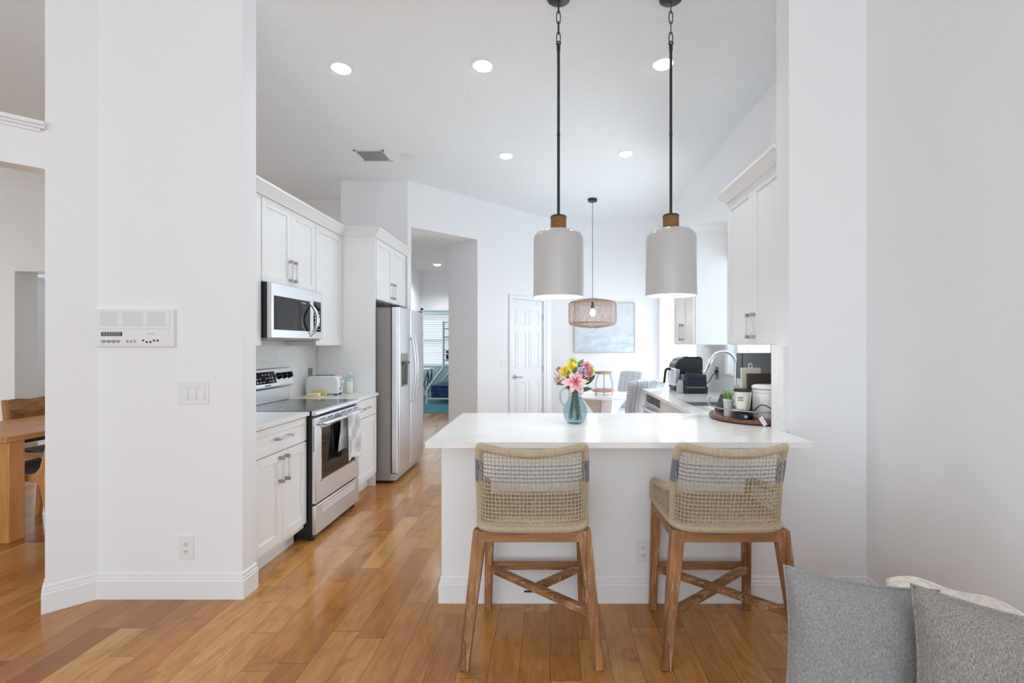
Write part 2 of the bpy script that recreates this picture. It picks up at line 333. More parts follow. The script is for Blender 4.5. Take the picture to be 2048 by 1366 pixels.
class MB:
    def __init__(s): s.v = []; s.f = []; s.mi = []
    def add(s, vs, fs, mi=0):
        b = len(s.v); s.v += [tuple(x) for x in vs]
        for f in fs: s.f.append([i + b for i in f]); s.mi.append(mi)
    def box(s, x0, x1, y0, y1, z0, z1, mi=0, fr=WORLD):
        vs = [fr.p(x, y, z) for z in (z0, z1) for y in (y0, y1) for x in (x0, x1)]
        s.add(vs, [(0, 2, 3, 1), (4, 5, 7, 6), (0, 1, 5, 4), (1, 3, 7, 5), (3, 2, 6, 7), (2, 0, 4, 6)], mi); return s
    def frustum(s, p0, p1, w0, w1, xdir=(1, 0, 0), mi=0):
        p0, p1 = Vector(p0), Vector(p1); a = (p1 - p0).normalized(); x = Vector(xdir); x = (x - a * x.dot(a)).normalized(); y = a.cross(x)
        vs = [p + x * sx * w[0] / 2 + y * sy * w[1] / 2 for p, w in ((p0, w0), (p1, w1)) for sx, sy in ((-1, -1), (1, -1), (1, 1), (-1, 1))]
        s.add(vs, [(3, 2, 1, 0), (4, 5, 6, 7)] + [(i, (i + 1) % 4, 4 + (i + 1) % 4, 4 + i) for i in range(4)], mi); return s
    def tube(s, pts, r, seg=8, closed=False, mi=0, caps=True):
        pts = [Vector(p) for p in pts]; n = len(pts)
        rs = r if isinstance(r, (list, tuple)) else [r] * n
        ms = mi if isinstance(mi, (list, tuple)) else [mi] * n
        rings = []; prev = None
        for i, p in enumerate(pts):
            a = pts[(i + 1) % n] if (closed or i < n - 1) else p
            b = pts[(i - 1) % n] if (closed or i > 0) else p
            t = (a - b).normalized() if (a - b).length > 1e-9 else Vector((0, 0, 1))
            if prev is None:
                h = Vector((0, 0, 1)) if abs(t.z) < 0.9 else Vector((1, 0, 0)); x = (h - t * h.dot(t)).normalized()
            else:
                x = prev - t * prev.dot(t)
                x = x.normalized() if x.length > 1e-6 else Vector((1, 0, 0))
            prev = x; y = t.cross(x)
            rings.append([p + (x * math.cos(2 * PI * q / seg) + y * math.sin(2 * PI * q / seg)) * rs[i] for q in range(seg)])
        b0 = len(s.v)
        for rg in rings: s.v += [tuple(q) for q in rg]
        for i in range(n if closed else n - 1):
            j = (i + 1) % n
            for q in range(seg):
                s.f.append([b0 + i * seg + q, b0 + i * seg + (q + 1) % seg, b0 + j * seg + (q + 1) % seg, b0 + j * seg + q]); s.mi.append(ms[i])
        if caps and not closed:
            s.f.append([b0 + q for q in reversed(range(seg))]); s.mi.append(ms[0])
            s.f.append([b0 + (n - 1) * seg + q for q in range(seg)]); s.mi.append(ms[-1])
        return s
    def cyl(s, p0, p1, r, seg=16, mi=0): return s.tube([p0, p1], r, seg, mi=mi)
    def lathe(s, prof, c=(0, 0, 0), seg=32, mi=0, axis=None, ang=2 * PI):
        # prof: (r, z); ms per segment
        c = Vector(c); n = len(prof); full = abs(ang - 2 * PI) < 1e-6
        ms = mi if isinstance(mi, (list, tuple)) else [mi] * n
        if axis is None: X, Y, Z = Vector((1, 0, 0)), Vector((0, 1, 0)), Vector((0, 0, 1))
        else:
            Z = Vector(axis).normalized(); X = Z.orthogonal().normalized(); Y = Z.cross(X)
        b0 = len(s.v)
        for r, z in prof:
            for q in range(seg):
                a = 2 * PI * q / seg; s.v.append(tuple(c + Z * z + (X * math.cos(a) + Y * math.sin(a)) * max(r, 1e-5)))
        for i in range(n - 1):
            for q in range(seg):
                s.f.append([b0 + i * seg + q, b0 + i * seg + (q + 1) % seg, b0 + (i + 1) * seg + (q + 1) % seg, b0 + (i + 1) * seg + q]); s.mi.append(ms[i])
        return s
    def prism(s, poly, z0, z1, mi=0, fr=WORLD):
        n = len(poly)
        vs = [fr.p(x, y, z0) for x, y in poly] + [fr.p(x, y, z1) for x, y in poly]
        s.add(vs, [tuple(reversed(range(n))), tuple(range(n, 2 * n))] + [(i, (i + 1) % n, n + (i + 1) % n, n + i) for i in range(n)], mi); return s
    def sweep(s, prof, path, z0=0.0, mi=0):
        P = [Vector((x, y)) for x, y in path]; n = len(P); k = len(prof); b0 = len(s.v)
        nr = lambda d: Vector((d.y, -d.x))
        for i, p in enumerate(P):
            d0 = (P[i] - P[i - 1]).normalized() if i > 0 else None
            d1 = (P[i + 1] - P[i]).normalized() if i < n - 1 else None
            if d0 is None: m_ = nr(d1)
            elif d1 is None: m_ = nr(d0)
            else:
                m_ = nr(d0) + nr(d1); m_ = m_ / m_.length; m_ = m_ / max(0.3, m_.dot(nr(d1)))
            for d, z in prof: q = p + m_ * d; s.v.append((q.x, q.y, z0 + z))
        for i in range(n - 1):
            for j in range(k):
                s.f.append([b0 + i * k + j, b0 + i * k + (j + 1) % k, b0 + (i + 1) * k + (j + 1) % k, b0 + (i + 1) * k + j]); s.mi.append(mi)
        s.f.append([b0 + j for j in range(k)]); s.mi.append(mi)
        s.f.append([b0 + (n - 1) * k + j for j in reversed(range(k))]); s.mi.append(mi)
        return s
    def grid(s, fn, nu, nv, mi=0, closed_u=False):
        b0 = len(s.v)
        for i in range(nu):
            for j in range(nv): s.v.append(tuple(fn(i / (nu - 1), j / (nv - 1))))
        for i in range(nu - 1):
            for j in range(nv - 1):
                s.f.append([b0 + i * nv + j, b0 + (i + 1) * nv + j, b0 + (i + 1) * nv + j + 1, b0 + i * nv + j + 1]); s.mi.append(mi)
        return s
    def build(s, name, mats, parent=None, bevel=0.0, smooth=None, solid=0.0, subsurf=0, world=True, fix=True):
        me = bpy.data.meshes.new(name)
        vs = [Vector(v) for v in s.v]
        if parent is not None and world:
            inv = wm(parent).inverted(); vs = [inv @ v for v in vs]
        me.from_pydata([tuple(v) for v in vs], [], s.f)
        if isinstance(mats, str): mats = [mats]
        for q in mats: me.materials.append(M[q])
        for p, i in zip(me.polygons, s.mi): p.material_index = min(i, len(mats) - 1)
        me.validate(); me.update()
        if fix:
            import bmesh
            b = bmesh.new(); b.from_mesh(me); bmesh.ops.recalc_face_normals(b, faces=b.faces); b.to_mesh(me); b.free()
        o = bpy.data.objects.new(name, me); COL.objects.link(o)
        if parent is not None: o.parent = parent
        if smooth is None: smooth = 35
        if smooth:
            me.polygons.foreach_set('use_smooth', [True] * len(me.polygons))
            try: me.set_sharp_from_angle(angle=math.radians(smooth))
            except Exception: pass
        if solid:
            md = o.modifiers.new('thick', 'SOLIDIFY'); md.thickness = solid; md.offset = 0
        if bevel:
            md = o.modifiers.new('bevel', 'BEVEL'); md.width = bevel; md.segments = 2; md.limit_method = 'ANGLE'; md.angle_limit = math.radians(40); md.harden_normals = False
        if subsurf:
            md = o.modifiers.new('sub', 'SUBSURF'); md.levels = subsurf; md.render_levels = subsurf
        return o

def wm(o):
    mtx = o.matrix_basis.copy()
    while o.parent is not None:
        o = o.parent; mtx = o.matrix_basis @ mtx
    return mtx
def tag(o, label=None, cat=None, group=None, kind=None):
    if label: o['label'] = label
    if cat: o['category'] = cat
    if group: o['group'] = group
    if kind: o['kind'] = kind
    return o
def thing(name, label, cat, loc=(0, 0, 0), rot=0.0, group=None):
    o = bpy.data.objects.new(name, None); COL.objects.link(o); o.empty_display_size = 0.05
    o.location = loc; o.rotation_euler = (0, 0, rot)
    return tag(o, label, cat, group)
def struct(name, mb, mats, **kw):
    kw.setdefault('smooth', 20)
    o = mb.build(name, mats, **kw); o['kind'] = 'structure'; return o
def text(name, body, size, mtx, material, parent, ex=0.0004):
    c = bpy.data.curves.new(name, 'FONT'); c.body = body; c.size = size; c.extrude = ex; c.align_x = 'CENTER'; c.align_y = 'CENTER'
    c.materials.append(M[material])
    tmp = bpy.data.objects.new(name, c); COL.objects.link(tmp)
    me = bpy.data.meshes.new_from_object(tmp.evaluated_get(bpy.context.evaluated_depsgraph_get()))
    bpy.data.objects.remove(tmp); bpy.data.curves.remove(c)
    o = bpy.data.objects.new(name, me); COL.objects.link(o); o.parent = parent
    o.matrix_basis = wm(parent).inverted() @ mtx
    return o
def basis(loc, x, y):
    x = Vector(x).normalized(); y = Vector(y).normalized(); z = x.cross(y)
    m_ = Matrix.Identity(4)
    for i, a in enumerate((x, y, z)):
        for j in range(3): m_[j][i] = a[j]
    m_.translation = Vector(loc); return m_
def catmull(pts, n=6):
    out = []; P = [Vector(p) for p in pts]
    for i in range(len(P) - 1):
        p0 = P[i - 1] if i else P[i] * 2 - P[i + 1]; p1, p2 = P[i], P[i + 1]; p3 = P[i + 2] if i + 2 < len(P) else P[i + 1] * 2 - P[i]
        for q in range(n):
            t = q / n
            out.append(0.5 * ((2 * p1) + (p2 - p0) * t + (2 * p0 - 5 * p1 + 4 * p2 - p3) * t * t + (3 * p1 - p0 - 3 * p2 + p3) * t ** 3))
    out.append(P[-1]); return out

# ---------------------------------------------------------------- the setting
CEIL = 3.345
r2 = math.sqrt(0.5)
struct('floor', MB().box(-9.5, 1.86, -3.2, 9.56, -0.12, 0.0), 'plank_floor')
struct('floor_bedroom', MB().box(-4.6, -0.4, 9.56, 12.9, -0.12, 0.004), 'teal_carpet')
struct('ground_patio', MB().box(1.86, 14, -3.2, 16, -0.2, -0.05), 'patio_stone')
struct('ceiling', MB().box(-9.5, 1.86, -3.2, 7.55, CEIL, CEIL + 0.12), 'ceiling_paint')
# left column with its 45 degree return
struct('wall_left', MB().prism([(-1.679, 2.593), (-1.679, 2.713), (-2.52, 2.713), (-2.694, 2.539), (-2.609, 2.454), (-2.47, 2.593)], 0, CEIL), 'wall_paint')
def diag(t, d=0.0): return (-2.47 - t - d * r2, 2.593 - t + d * r2)   # d: depth behind the 45 degree face
def diag_wall(t0, t1, z0, z1): return MB().prism([diag(t0), diag(t1), diag(t1, 0.12), diag(t0, 0.12)], z0, z1)
struct('wall_left_header', diag_wall(0.139, 1.6, 2.292, 2.49), 'wall_paint')
struct('wall_left_far', diag_wall(1.6, 2.4, 0, CEIL), 'wall_paint')
mb = MB()
mb.prism([diag(0.139, -0.035), diag(1.6, -0.035), diag(1.6, 0.155), diag(0.139, 0.155)], 2.506, 2.527)
mb.prism([diag(0.139, -0.022), diag(1.6, -0.022), diag(1.6, 0.14), diag(0.139, 0.14)], 2.492, 2.506)
mb.prism([diag(0.15, -0.012), diag(1.6, -0.012), diag(1.6, 0.13), diag(0.15, 0.13)], 2.475, 2.492)
struct('trim_1', mb, 'trim_paint', bevel=0.003)
struct('wall_living_left', MB().box(-4.99, -4.87, -3.2, 0.2, 0, CEIL), 'wall_paint')
# half height partition behind the left cabinets, end wall behind the refrigerator
struct('wall_partition', MB().box(-2.42, -2.30, 2.713, 5.68, 0, 2.46), 'wall_paint')
struct('wall_backsplash', MB().box(-2.30, -2.288, 2.715, 4.66, 0.915, 1.45), 'quartz')
struct('wall_end', MB().prism([(-2.50, 5.68), (-1.704, 5.68), (-1.67, 5.714), (-1.76, 5.80), (-2.50, 5.80)], 0, CEIL), 'wall_paint')
ANG = Fr((-1.704, 5.676, 0), (r2, r2, 0), (0, 0, 1), (r2, -r2, 0))
mb = MB()
mb.box(0.0, 1.028, 2.798, CEIL, -0.12, 0.0, fr=ANG); mb.box(0.0, 0.034, 0, 2.798, -0.12, 0.0, fr=ANG)
mb.box(1.028, 1.636, 0, CEIL, -0.12, 0.0, fr=ANG)
mb.box(1.636, 2.265, 2.045, CEIL, -0.12, 0.0, fr=ANG)
mb.box(2.265, 2.45, 0, CEIL, -0.12, 0.0, fr=ANG)
struct('wall_angled', mb, 'wall_paint')
struct('wall_back', MB().box(-0.1, 1.86, 7.40, 7.54, 0, CEIL), 'wall_paint')
# hallway beyond
mb = MB()
mb.prism([(-1.06, 6.487), (-1.476, 6.909), (-1.40, 6.98), (-0.984, 6.56)], 0, 2.81)
struct('wall_hall_jamb', mb, 'wall_paint')
struct('wall_hall_right', MB().box(-0.9, -0.78, 6.70, 9.2, 0, 2.81), 'wall_paint')
struct('wall_hall_left', MB().prism([(-1.765, 5.785), (-2.5, 6.52), (-2.5, 9.2), (-2.62, 9.2), (-2.62, 6.40), (-2.5, 6.38), (-1.93, 5.81)], 0, 2.81), 'wall_paint')
mb = MB(); mb.box(-2.62, -2.50, 9.2, 9.32, 0, 2.81); mb.box(-2.50, -1.66, 9.2, 9.32, 2.04, 2.81); mb.box(-1.66, -0.78, 9.2, 9.32, 0, 2.81)
struct('wall_hall_back', mb, 'wall_paint')
struct('ceiling_hall', MB().prism([(-1.80, 5.68), (-0.80, 6.68), (-0.80, 9.30), (-2.60, 9.30), (-2.60, 6.40)], 2.801, 2.90), 'ceiling_paint')
mb = MB(); mb.box(-2.50, -2.45, 9.18, 9.2, 0, 2.09); mb.box(-1.70, -1.64, 9.18, 9.2, 0, 2.09); mb.box(-2.5, -1.64, 9.18, 9.2, 2.04, 2.10)
struct('trim_2', mb, 'trim_paint', bevel=0.003)
# bedroom shell
mb = MB(); mb.box(-4.6, -3.45, 12.75, 12.9, 0, 2.7); mb.box(-3.45, -2.62, 12.75, 12.9, 0, 0.80); mb.box(-3.45, -2.62, 12.75, 12.9, 2.24, 2.7); mb.box(-2.62, -0.4, 12.75, 12.9, 0, 2.7)
struct('wall_bedroom_back', mb, 'bedroom_paint')
struct('wall_bedroom_left', MB().box(-4.72, -4.6, 9.32, 12.9, 0, 2.7), 'bedroom_paint')
struct('wall_bedroom_right', MB().box(-0.4, -0.28, 9.2, 12.9, 0, 2.7), 'bedroom_paint')
struct('wall_bedroom_front', MB().box(-4.6, -2.62, 9.2, 9.32, 0, 2.81), 'bedroom_paint')
struct('ceiling_bedroom', MB().box(-4.72, -0.28, 9.32, 12.9, 2.7, 2.8), 'ceiling_paint')
# dining room
mb = MB(); mb.box(-9.4, -7.27, 6.45, 6.74, 0, CEIL); mb.box(-7.27, -6.2, 6.45, 6.74, 2.38, CEIL); mb.box(-6.2, -2.5, 6.45, 6.57, 0, CEIL)
struct('wall_dining_back', mb, 'dining_paint')
mb = MB(); mb.box(-9.5, -7.25, 9.45, 9.56, 0, CEIL); mb.box(-7.25, -5.6, 9.45, 9.56, 0, CEIL); mb.box(-9.5, -9.4, 6.45, 9.56, 0, CEIL); mb.box(-6.2, -6.1, 6.57, 9.56, 0, CEIL)
struct('wall_far_room', mb, 'wall_paint')
struct('ceiling_far_room', MB().box(-9.5, -6.1, 6.57, 9.56, 2.60, 2.7), 'ceiling_paint')
mb = MB(); mb.box(-9.5, -9.4, 0.0, 2.6, 0, CEIL); mb.box(-9.5, -9.4, 5.8, 6.57, 0, CEIL); mb.box(-9.5, -9.4, 2.6, 5.8, 2.3, CEIL); mb.box(-9.5, -4.87, 0.0, 0.12, 0, CEIL)  # wall out of view; its opening is invented to let sky light in
struct('wall_dining_left', mb, 'dining_paint')
# right side: stub wall, exterior wall with its openings, knee wall
struct('wall_stub', MB().box(1.2846, 1.70, 2.553, 2.694, 0, CEIL), 'wall_paint')
struct('wall_right', MB().box(1.70, 1.86, -3.2, 2.694, 0, CEIL), 'wall_paint')
mb = MB()
mb.box(1.68, 1.86, 2.694, 3.62, 0, CEIL); mb.box(1.68, 1.86, 3.62, 4.50, 0, 1.114); mb.box(1.68, 1.86, 3.62, 4.50, 2.25, CEIL)
mb.box(1.68, 1.86, 4.50, 5.46, 0, CEIL); mb.box(1.68, 1.86, 5.46, 7.30, 2.15, CEIL); mb.box(1.68, 1.86, 7.30, 7.54, 0, CEIL)
struct('wall_kitchen_right', mb, 'wall_paint')
mb = MB(); mb.box(1.668, 1.68, 2.695, 3.60, 0.915, 1.45); mb.box(1.668, 1.68, 3.60, 4.52, 0.915, 1.10); mb.box(1.668, 1.68, 4.52, 5.12, 0.915, 1.45); mb.box(1.2546, 1.2846, 2.553, 2.694, 0.915, 1.382)
struct('wall_backsplash_right', mb, 'quartz')
struct('wall_knee', MB().box(-0.583, 1.2846, 2.553, 2.66, 0, 0.887), 'wall_paint')
BASE = [(0, 0), (0.014, 0), (0.014, 0.098), (0.0105, 0.103), (0.0105, 0.114), (0.006, 0.118), (0.006, 0.134), (0, 0.144)]
struct('baseboard_left', MB().sweep(BASE, [diag(0.139, 0.12), diag(0.139), diag(0.0), (-1.679, 2.593), (-1.679, 2.713)]), 'trim_paint')
struct('baseboard_knee', MB().sweep(BASE, [(-0.583, 2.66), (-0.583, 2.553), (1.70, 2.553), (1.70, -3.0)]), 'trim_paint')
struct('baseboard_back', MB().sweep(BASE, [(0.02, 7.40), (1.68, 7.40), (1.68, 7.32)]), 'trim_paint')
struct('baseboard_dining', MB().sweep(BASE, [(-9.4, 6.45), (-7.27, 6.45)]), 'trim_paint')
CROWN = [(0, 0), (0.012, 0), (0.012, 0.010), (0.055, 0.060), (0.065, 0.064), (0.065, 0.082), (0, 0.082)]
struct('trim_3', MB().sweep(CROWN, [(-2.035, 2.715), (-2.035, 4.66), (-1.716, 4.66), (-1.716, 5.675)], 2.442), 'cabinet_white')
struct('trim_4', MB().sweep(CROWN, [(1.676, 3.588), (1.335, 3.588), (1.335, 2.70)], 2.442), 'cabinet_white')
struct('trim_5', MB().sweep(CROWN, [(1.676, 5.172), (1.343, 5.172), (1.343, 4.46), (1.676, 4.46)], 2.442), 'cabinet_white')
# window over the sink
w = struct('window_1', MB().box(1.76, 1.80, 3.62, 4.50, 1.114, 1.16).box(1.76, 1.80, 3.62, 4.50, 2.205, 2.25).box(1.76, 1.80, 3.62, 3.665, 1.16, 2.205).box(1.76, 1.80, 4.455, 4.50, 1.16, 2.205).box(1.76, 1.80, 3.62, 4.50, 1.68, 1.72), 'trim_paint', bevel=0.003)
MB().box(1.775, 1.781, 3.66, 4.46, 1.15, 2.21).build('window_pane', 'window_glass', w)
MB().box(1.655, 1.77, 3.60, 4.52, 1.100, 1.118).build('window_sill', 'trim_paint', w, bevel=0.003)
t = thing('window_blind', 'white raised horizontal slat blind in the window over the sink', 'blind', (1.725, 4.06, 2.2))
MB().box(1.70, 1.75, 3.64, 4.48, 2.18, 2.24).build('head_rail', 'white_plastic', t)
mb = MB()
for i in range(22):
    z = 1.20 + i * 0.0445
    mb.box(3.645, 4.475, z, z + 0.0012, -0.012, 0.012, fr=Fr((1.725, 0, 0), (0, 1, 0), (0, 0, 1), (1, 0, 0)))
mb.build('slats', 'blind_white', t, smooth=0)
# patio sliding door behind vertical blinds
w = struct('door_1', MB().box(1.77, 1.82, 5.46, 7.30, 0, 0.06).box(1.77, 1.82, 5.46, 7.30, 2.08, 2.15).box(1.77, 1.82, 5.46, 5.54, 0.06, 2.08).box(1.77, 1.82, 6.34, 6.42, 0.06, 2.08).box(1.77, 1.82, 7.22, 7.30, 0.06, 2.08), 'trim_paint', bevel=0.003)
MB().box(1.79, 1.797, 5.5, 7.26, 0.05, 2.1).build('door_glass', 'window_glass', w)
t = thing('vertical_blind', 'white vertical slat blinds over the glass door beside the breakfast nook', 'blind', (1.70, 6.38, 2.1))
MB().box(1.685, 1.735, 5.47, 7.29, 2.10, 2.148).build('head_rail', 'white_plastic', t)
mb = MB()
for i in range(21):
    y = 5.51 + i * 0.0875
    mb.box(-0.044, 0.044, -0.001, 0.001, 0.03, 2.10, fr=Fr((1.71, y, 0), (0.45, 0.89, 0), (0.89, -0.45, 0), (0, 0, 1)))
mb.build('slats', 'blind_white', t, smooth=0)
# bedroom window
w = struct('window_2', MB().box(-3.45, -2.62, 12.76, 12.82, 0.80, 0.85).box(-3.45, -2.62, 12.76, 12.82, 2.19, 2.24).box(-3.45, -3.40, 12.76, 12.82, 0.85, 2.19).box(-2.67, -2.62, 12.76, 12.82, 0.85, 2.19).box(-3.40, -2.67, 12.76, 12.82, 1.49, 1.54), 'trim_paint')
MB().box(-3.42, -2.64, 12.80, 12.806, 0.83, 2.21).build('window_pane', 'window_glass', w)
t = thing('window_blind', 'white horizontal slat blind in the bedroom window down the hall', 'blind', (-3.03, 12.72, 2.24))
MB().box(-3.47, -2.60, 12.68, 12.745, 2.20, 2.26).build('head_rail', 'white_plastic', t)
mb = MB()
for i in range(28):
    z = 0.82 + i * 0.05
    mb.box(-3.46, -2.61, -0.024, 0.024, -0.001, 0.001, fr=Fr((0, 12.715, z), (1, 0, 0), (0, 0.8, 0.6), (0, -0.6, 0.8)))
mb.build('slats', 'slat_grey', t, smooth=0)

# six panel closet door in the angled wall
d = struct('door_2', MB().box(1.639, 2.262, 0.008, 2.042, -0.055, -0.02, fr=ANG), 'door_white', bevel=0.002)
mb = MB()
def raised(u0, u1, v0, v1):
    g = 0.016
    for a in ((u0, u1, v0, v0 + g), (u0, u1, v1 - g, v1), (u0, u0 + g, v0 + g, v1 - g), (u1 - g, u1, v0 + g, v1 - g)):
        mb.box(*a, -0.022, -0.013, fr=ANG)
    mb.box(u0 + 0.042, u1 - 0.042, v0 + 0.042, v1 - 0.042, -0.022, -0.014, fr=ANG)
for u0, u1 in ((1.715, 1.925), (1.978, 2.188)):
    raised(u0, u1, 1.66, 1.90); raised(u0, u1, 1.03, 1.58); raised(u0, u1, 0.22, 0.84)
mb.build('raised_panel', 'door_white', d, bevel=0.003)
mb = MB(); mb.lathe([(0.0, 0.02), (0.031, 0.018), (0.033, 0.0)], ANG.p(1.705, 0.912, -0.02), 20, axis=ANG.N)
mb.tube([ANG.p(1.705, 0.912, 0.0), ANG.p(1.705, 0.912, 0.035), ANG.p(1.73, 0.912, 0.045), ANG.p(1.80, 0.910, 0.045)], [0.011, 0.011, 0.010, 0.008], 10)
mb.build('door_handle', 'nickel', d)
for z in (1.80, 1.02, 0.25): MB().cyl(ANG.p(2.263, z - 0.045, -0.012), ANG.p(2.263, z + 0.045, -0.012), 0.007, 8).build('hinge', 'nickel', d)
for u in (1.745, 2.14):
    MB().box(u - 0.006, u + 0.006, 1.985, 2.043, -0.02, -0.017, fr=ANG).box(u - 0.006, u + 0.006, 1.985, 1.99, -0.017, 0.008, fr=ANG).build('hook', 'chrome', d)
mb = MB(); mb.box(1.574, 1.636, 0, 2.045, 0, 0.016, fr=ANG); mb.box(2.265, 2.327, 0, 2.045, 0, 0.016, fr=ANG); mb.box(1.574, 2.327, 2.045, 2.107, 0, 0.016, fr=ANG)
mb.box(1.574, 1.592, 0, 2.107, 0.016, 0.022, fr=ANG); mb.box(2.309, 2.327, 0, 2.107, 0.016, 0.022, fr=ANG); mb.box(1.574, 2.327, 2.089, 2.107, 0.016, 0.022, fr=ANG)
struct('trim_6', mb, 'trim_paint', bevel=0.003)

# ---------------------------------------------------------------- ceiling fittings
def can_light(x, y, z, label, lit=True, r=0.092, group='recessed ceiling lights', power=14):
    t = thing('recessed_light' if lit else 'ceiling_speaker', label, 'ceiling light' if lit else 'ceiling speaker', (x, y, z), 0, group if lit else None)
    MB().lathe([(r, 0.0), (r, -0.004), (r - 0.012, -0.008), (r - 0.03, -0.006), (r - 0.032, 0.0)], (x, y, z), 40).build('trim_ring', 'white_plastic', t)
    tilt = Vector((0.10, -0.16, -1)) if lit else Vector((0, 0, -1))
    MB().lathe([(0.0, 0.004), (r - 0.034, 0.004), (r - 0.031, 0.0)], (x, y, z - 0.006), 32, axis=tilt).build('lens' if lit else 'grille', 'led_lens' if lit else 'white_plastic', t)
    if lit:
        d_ = bpy.data.lights.new('lamp_glow', 'SPOT'); d_.energy = power; d_.spot_size = 2.4; d_.spot_blend = 0.8; d_.shadow_soft_size = 0.06; d_.color = (1, 0.985, 0.96)
        o = bpy.data.objects.new('lamp_glow', d_); COL.objects.link(o); o.parent = t; o.location = (0, 0, -0.03)
    return t
can_light(-1.475, 3.36, CEIL, 'lit recessed ceiling light nearest the white left column')
can_light(-0.468, 3.33, CEIL, 'lit recessed ceiling light in the front row between column and pendants')
can_light(0.795, 3.31, CEIL, 'lit recessed ceiling light behind the rod of the right pendant')
can_light(-0.452, 4.92, CEIL, 'lit recessed ceiling light in the back row left of the left pendant rod')
can_light(0.782, 4.87, CEIL, 'lit recessed ceiling light in the back row between the two pendant rods')
can_light(-1.475, 4.95, CEIL, 'round white unlit ceiling speaker beside the air vent', lit=False, r=0.085)
can_light(-1.985, 8.38, 2.798, 'lit recessed light in the hallway ceiling', power=60)
t = thing('air_vent', 'rectangular grey slatted air vent in the kitchen ceiling', 'vent', (-1.83, 4.93, CEIL))
mb = MB(); x0, x1, y0, y1 = -1.985, -1.675, 4.78, 5.07
for a in ((x0, x1, y0, y0 + 0.025), (x0, x1, y1 - 0.025, y1), (x0, x0 + 0.025, y0, y1), (x1 - 0.025, x1, y0, y1)): mb.box(*a, CEIL - 0.008, CEIL)
mb.build('vent_frame', 'white_plastic', t, bevel=0.002)
MB().box(x0 + 0.02, x1 - 0.02, y0 + 0.02, y1 - 0.02, CEIL - 0.002, CEIL).build('duct_backing', 'dark_slot', t)
mb = MB()
for i in range(11):
    x = x0 + 0.035 + i * 0.024; mb.box(-0.010, 0.010, y0 + 0.02, y1 - 0.02, -0.001, 0.001, fr=Fr((x, 0, CEIL - 0.008), (0.8, 0, 0.5), (0, 1, 0), (-0.5, 0, 0.8)))
mb.build('slats', 'plate_grey', t, smooth=0)

# ---------------------------------------------------------------- peninsula pendants
def pendant(x, y, zb, label):
    t = thing('pendant_light', label, 'pendant light', (x, y, CEIL), 0, 'pendants over the peninsula')
    R = 0.1425; zt = zb + 0.372
    MB().lathe([(0.0, CEIL), (0.065, CEIL), (0.065, CEIL - 0.012), (0.045, CEIL - 0.025), (0.012, CEIL - 0.028), (0.0, CEIL - 0.04)], (x, y, 0), 32).build('canopy', 'black_metal', t)
    ztop = 3.072
    mb = MB(); n = 5; L = (CEIL - 0.03 - ztop) / (n - 0.9)
    for i in range(n):
        zc = CEIL - 0.035 - L * (i + 0.35); hx, hz = 0.011, L * 0.62
        pts = []
        for q in range(16):
            a = 2 * PI * q / 16; dx = hx * math.copysign(abs(math.cos(a)) ** 0.7, math.cos(a)); dz = hz * math.sin(a)
            pts.append((x + (dx if i % 2 else 0.25 * dx), y + (dx * 0.25 if i % 2 else dx), zc + dz))
        mb.tube(pts, 0.0028, 6, closed=True)
    mb.tube([(x + 0.012 * math.cos(2 * PI * q / 14), y, ztop + 0.012 + 0.012 * math.sin(2 * PI * q / 14)) for q in range(14)], 0.003, 6, closed=True)
    mb.build('chain', 'black_metal', t)
    mb = MB(); mb.cyl((x, y, zt + 0.075), (x, y, ztop), 0.0082, 12); mb.cyl((x, y, ztop - 0.03), (x, y, ztop + 0.004), 0.0105, 12); mb.cyl((x, y, 2.56), (x, y, 2.575), 0.0095, 12)
    mb.build('rod', 'black_metal', t)
    MB().lathe([(0.0, 0.012), (0.042, 0.010), (0.047, 0.0), (0.0, 0.0)], (x, y, zt + 0.076), 28).build('cap', 'black_metal', t)
    pts = []; turns = 9
    for q in range(turns * 20 + 1):
        a = 2 * PI * q / 20; pts.append((x + 0.0405 * math.cos(a), y + 0.0405 * math.sin(a), zt + 0.002 + 0.0735 * q / (turns * 20)))
    mb = MB(); mb.tube(pts, 0.0046, 6); mb.cyl((x, y, zt - 0.01), (x, y, zt + 0.076), 0.039, 20); mb.build('rope_wrap', 'jute', t)
    out = [(0.0, zt)] + [(0.05, zt)]
    for q in range(9):
        a = PI / 2 * q / 8; out.append((R - 0.058 + 0.055 * math.sin(a), zt - 0.052 + 0.052 * math.cos(a)))
    out += [(R - 0.002, zb + 0.15), (R, zb + 0.002), (R - 0.003, zb)]
    inn = [(R - 0.007, zb + 0.002), (R - 0.010, zt - 0.07), (R - 0.06, zt - 0.012), (0.0, zt - 0.01)]
    prof = out + inn; ms = [0] * (len(out) - 1) + [1] * (len(inn) + 1)
    MB().lathe(prof, (x, y, 0), 56, mi=ms).build('lamp_shade', ['shade_ceramic', 'shade_inner'], t)
    MB().lathe([(0.0, 0.20), (0.018, 0.19), (0.02, 0.15), (0.036, 0.09), (0.034, 0.065), (0.018, 0.048), (0.0, 0.045)], (x, y, zb + 0.10), 20).build('bulb', 'bulb_glow', t)
    d_ = bpy.data.lights.new('lamp_glow', 'POINT'); d_.energy = 3.0; d_.shadow_soft_size = 0.03; d_.color = (1, 0.97, 0.92)
    o = bpy.data.objects.new('lamp_glow', d_); COL.objects.link(o); o.parent = t; o.location = (0, 0, zb + 0.09 - CEIL)
pendant(0.048, 2.68, 1.652, 'grey ceramic pendant lamp with rope collar, left of the two over the peninsula')
pendant(0.682, 2.68, 1.658, 'grey ceramic pendant lamp with rope collar, right of the two over the peninsula')

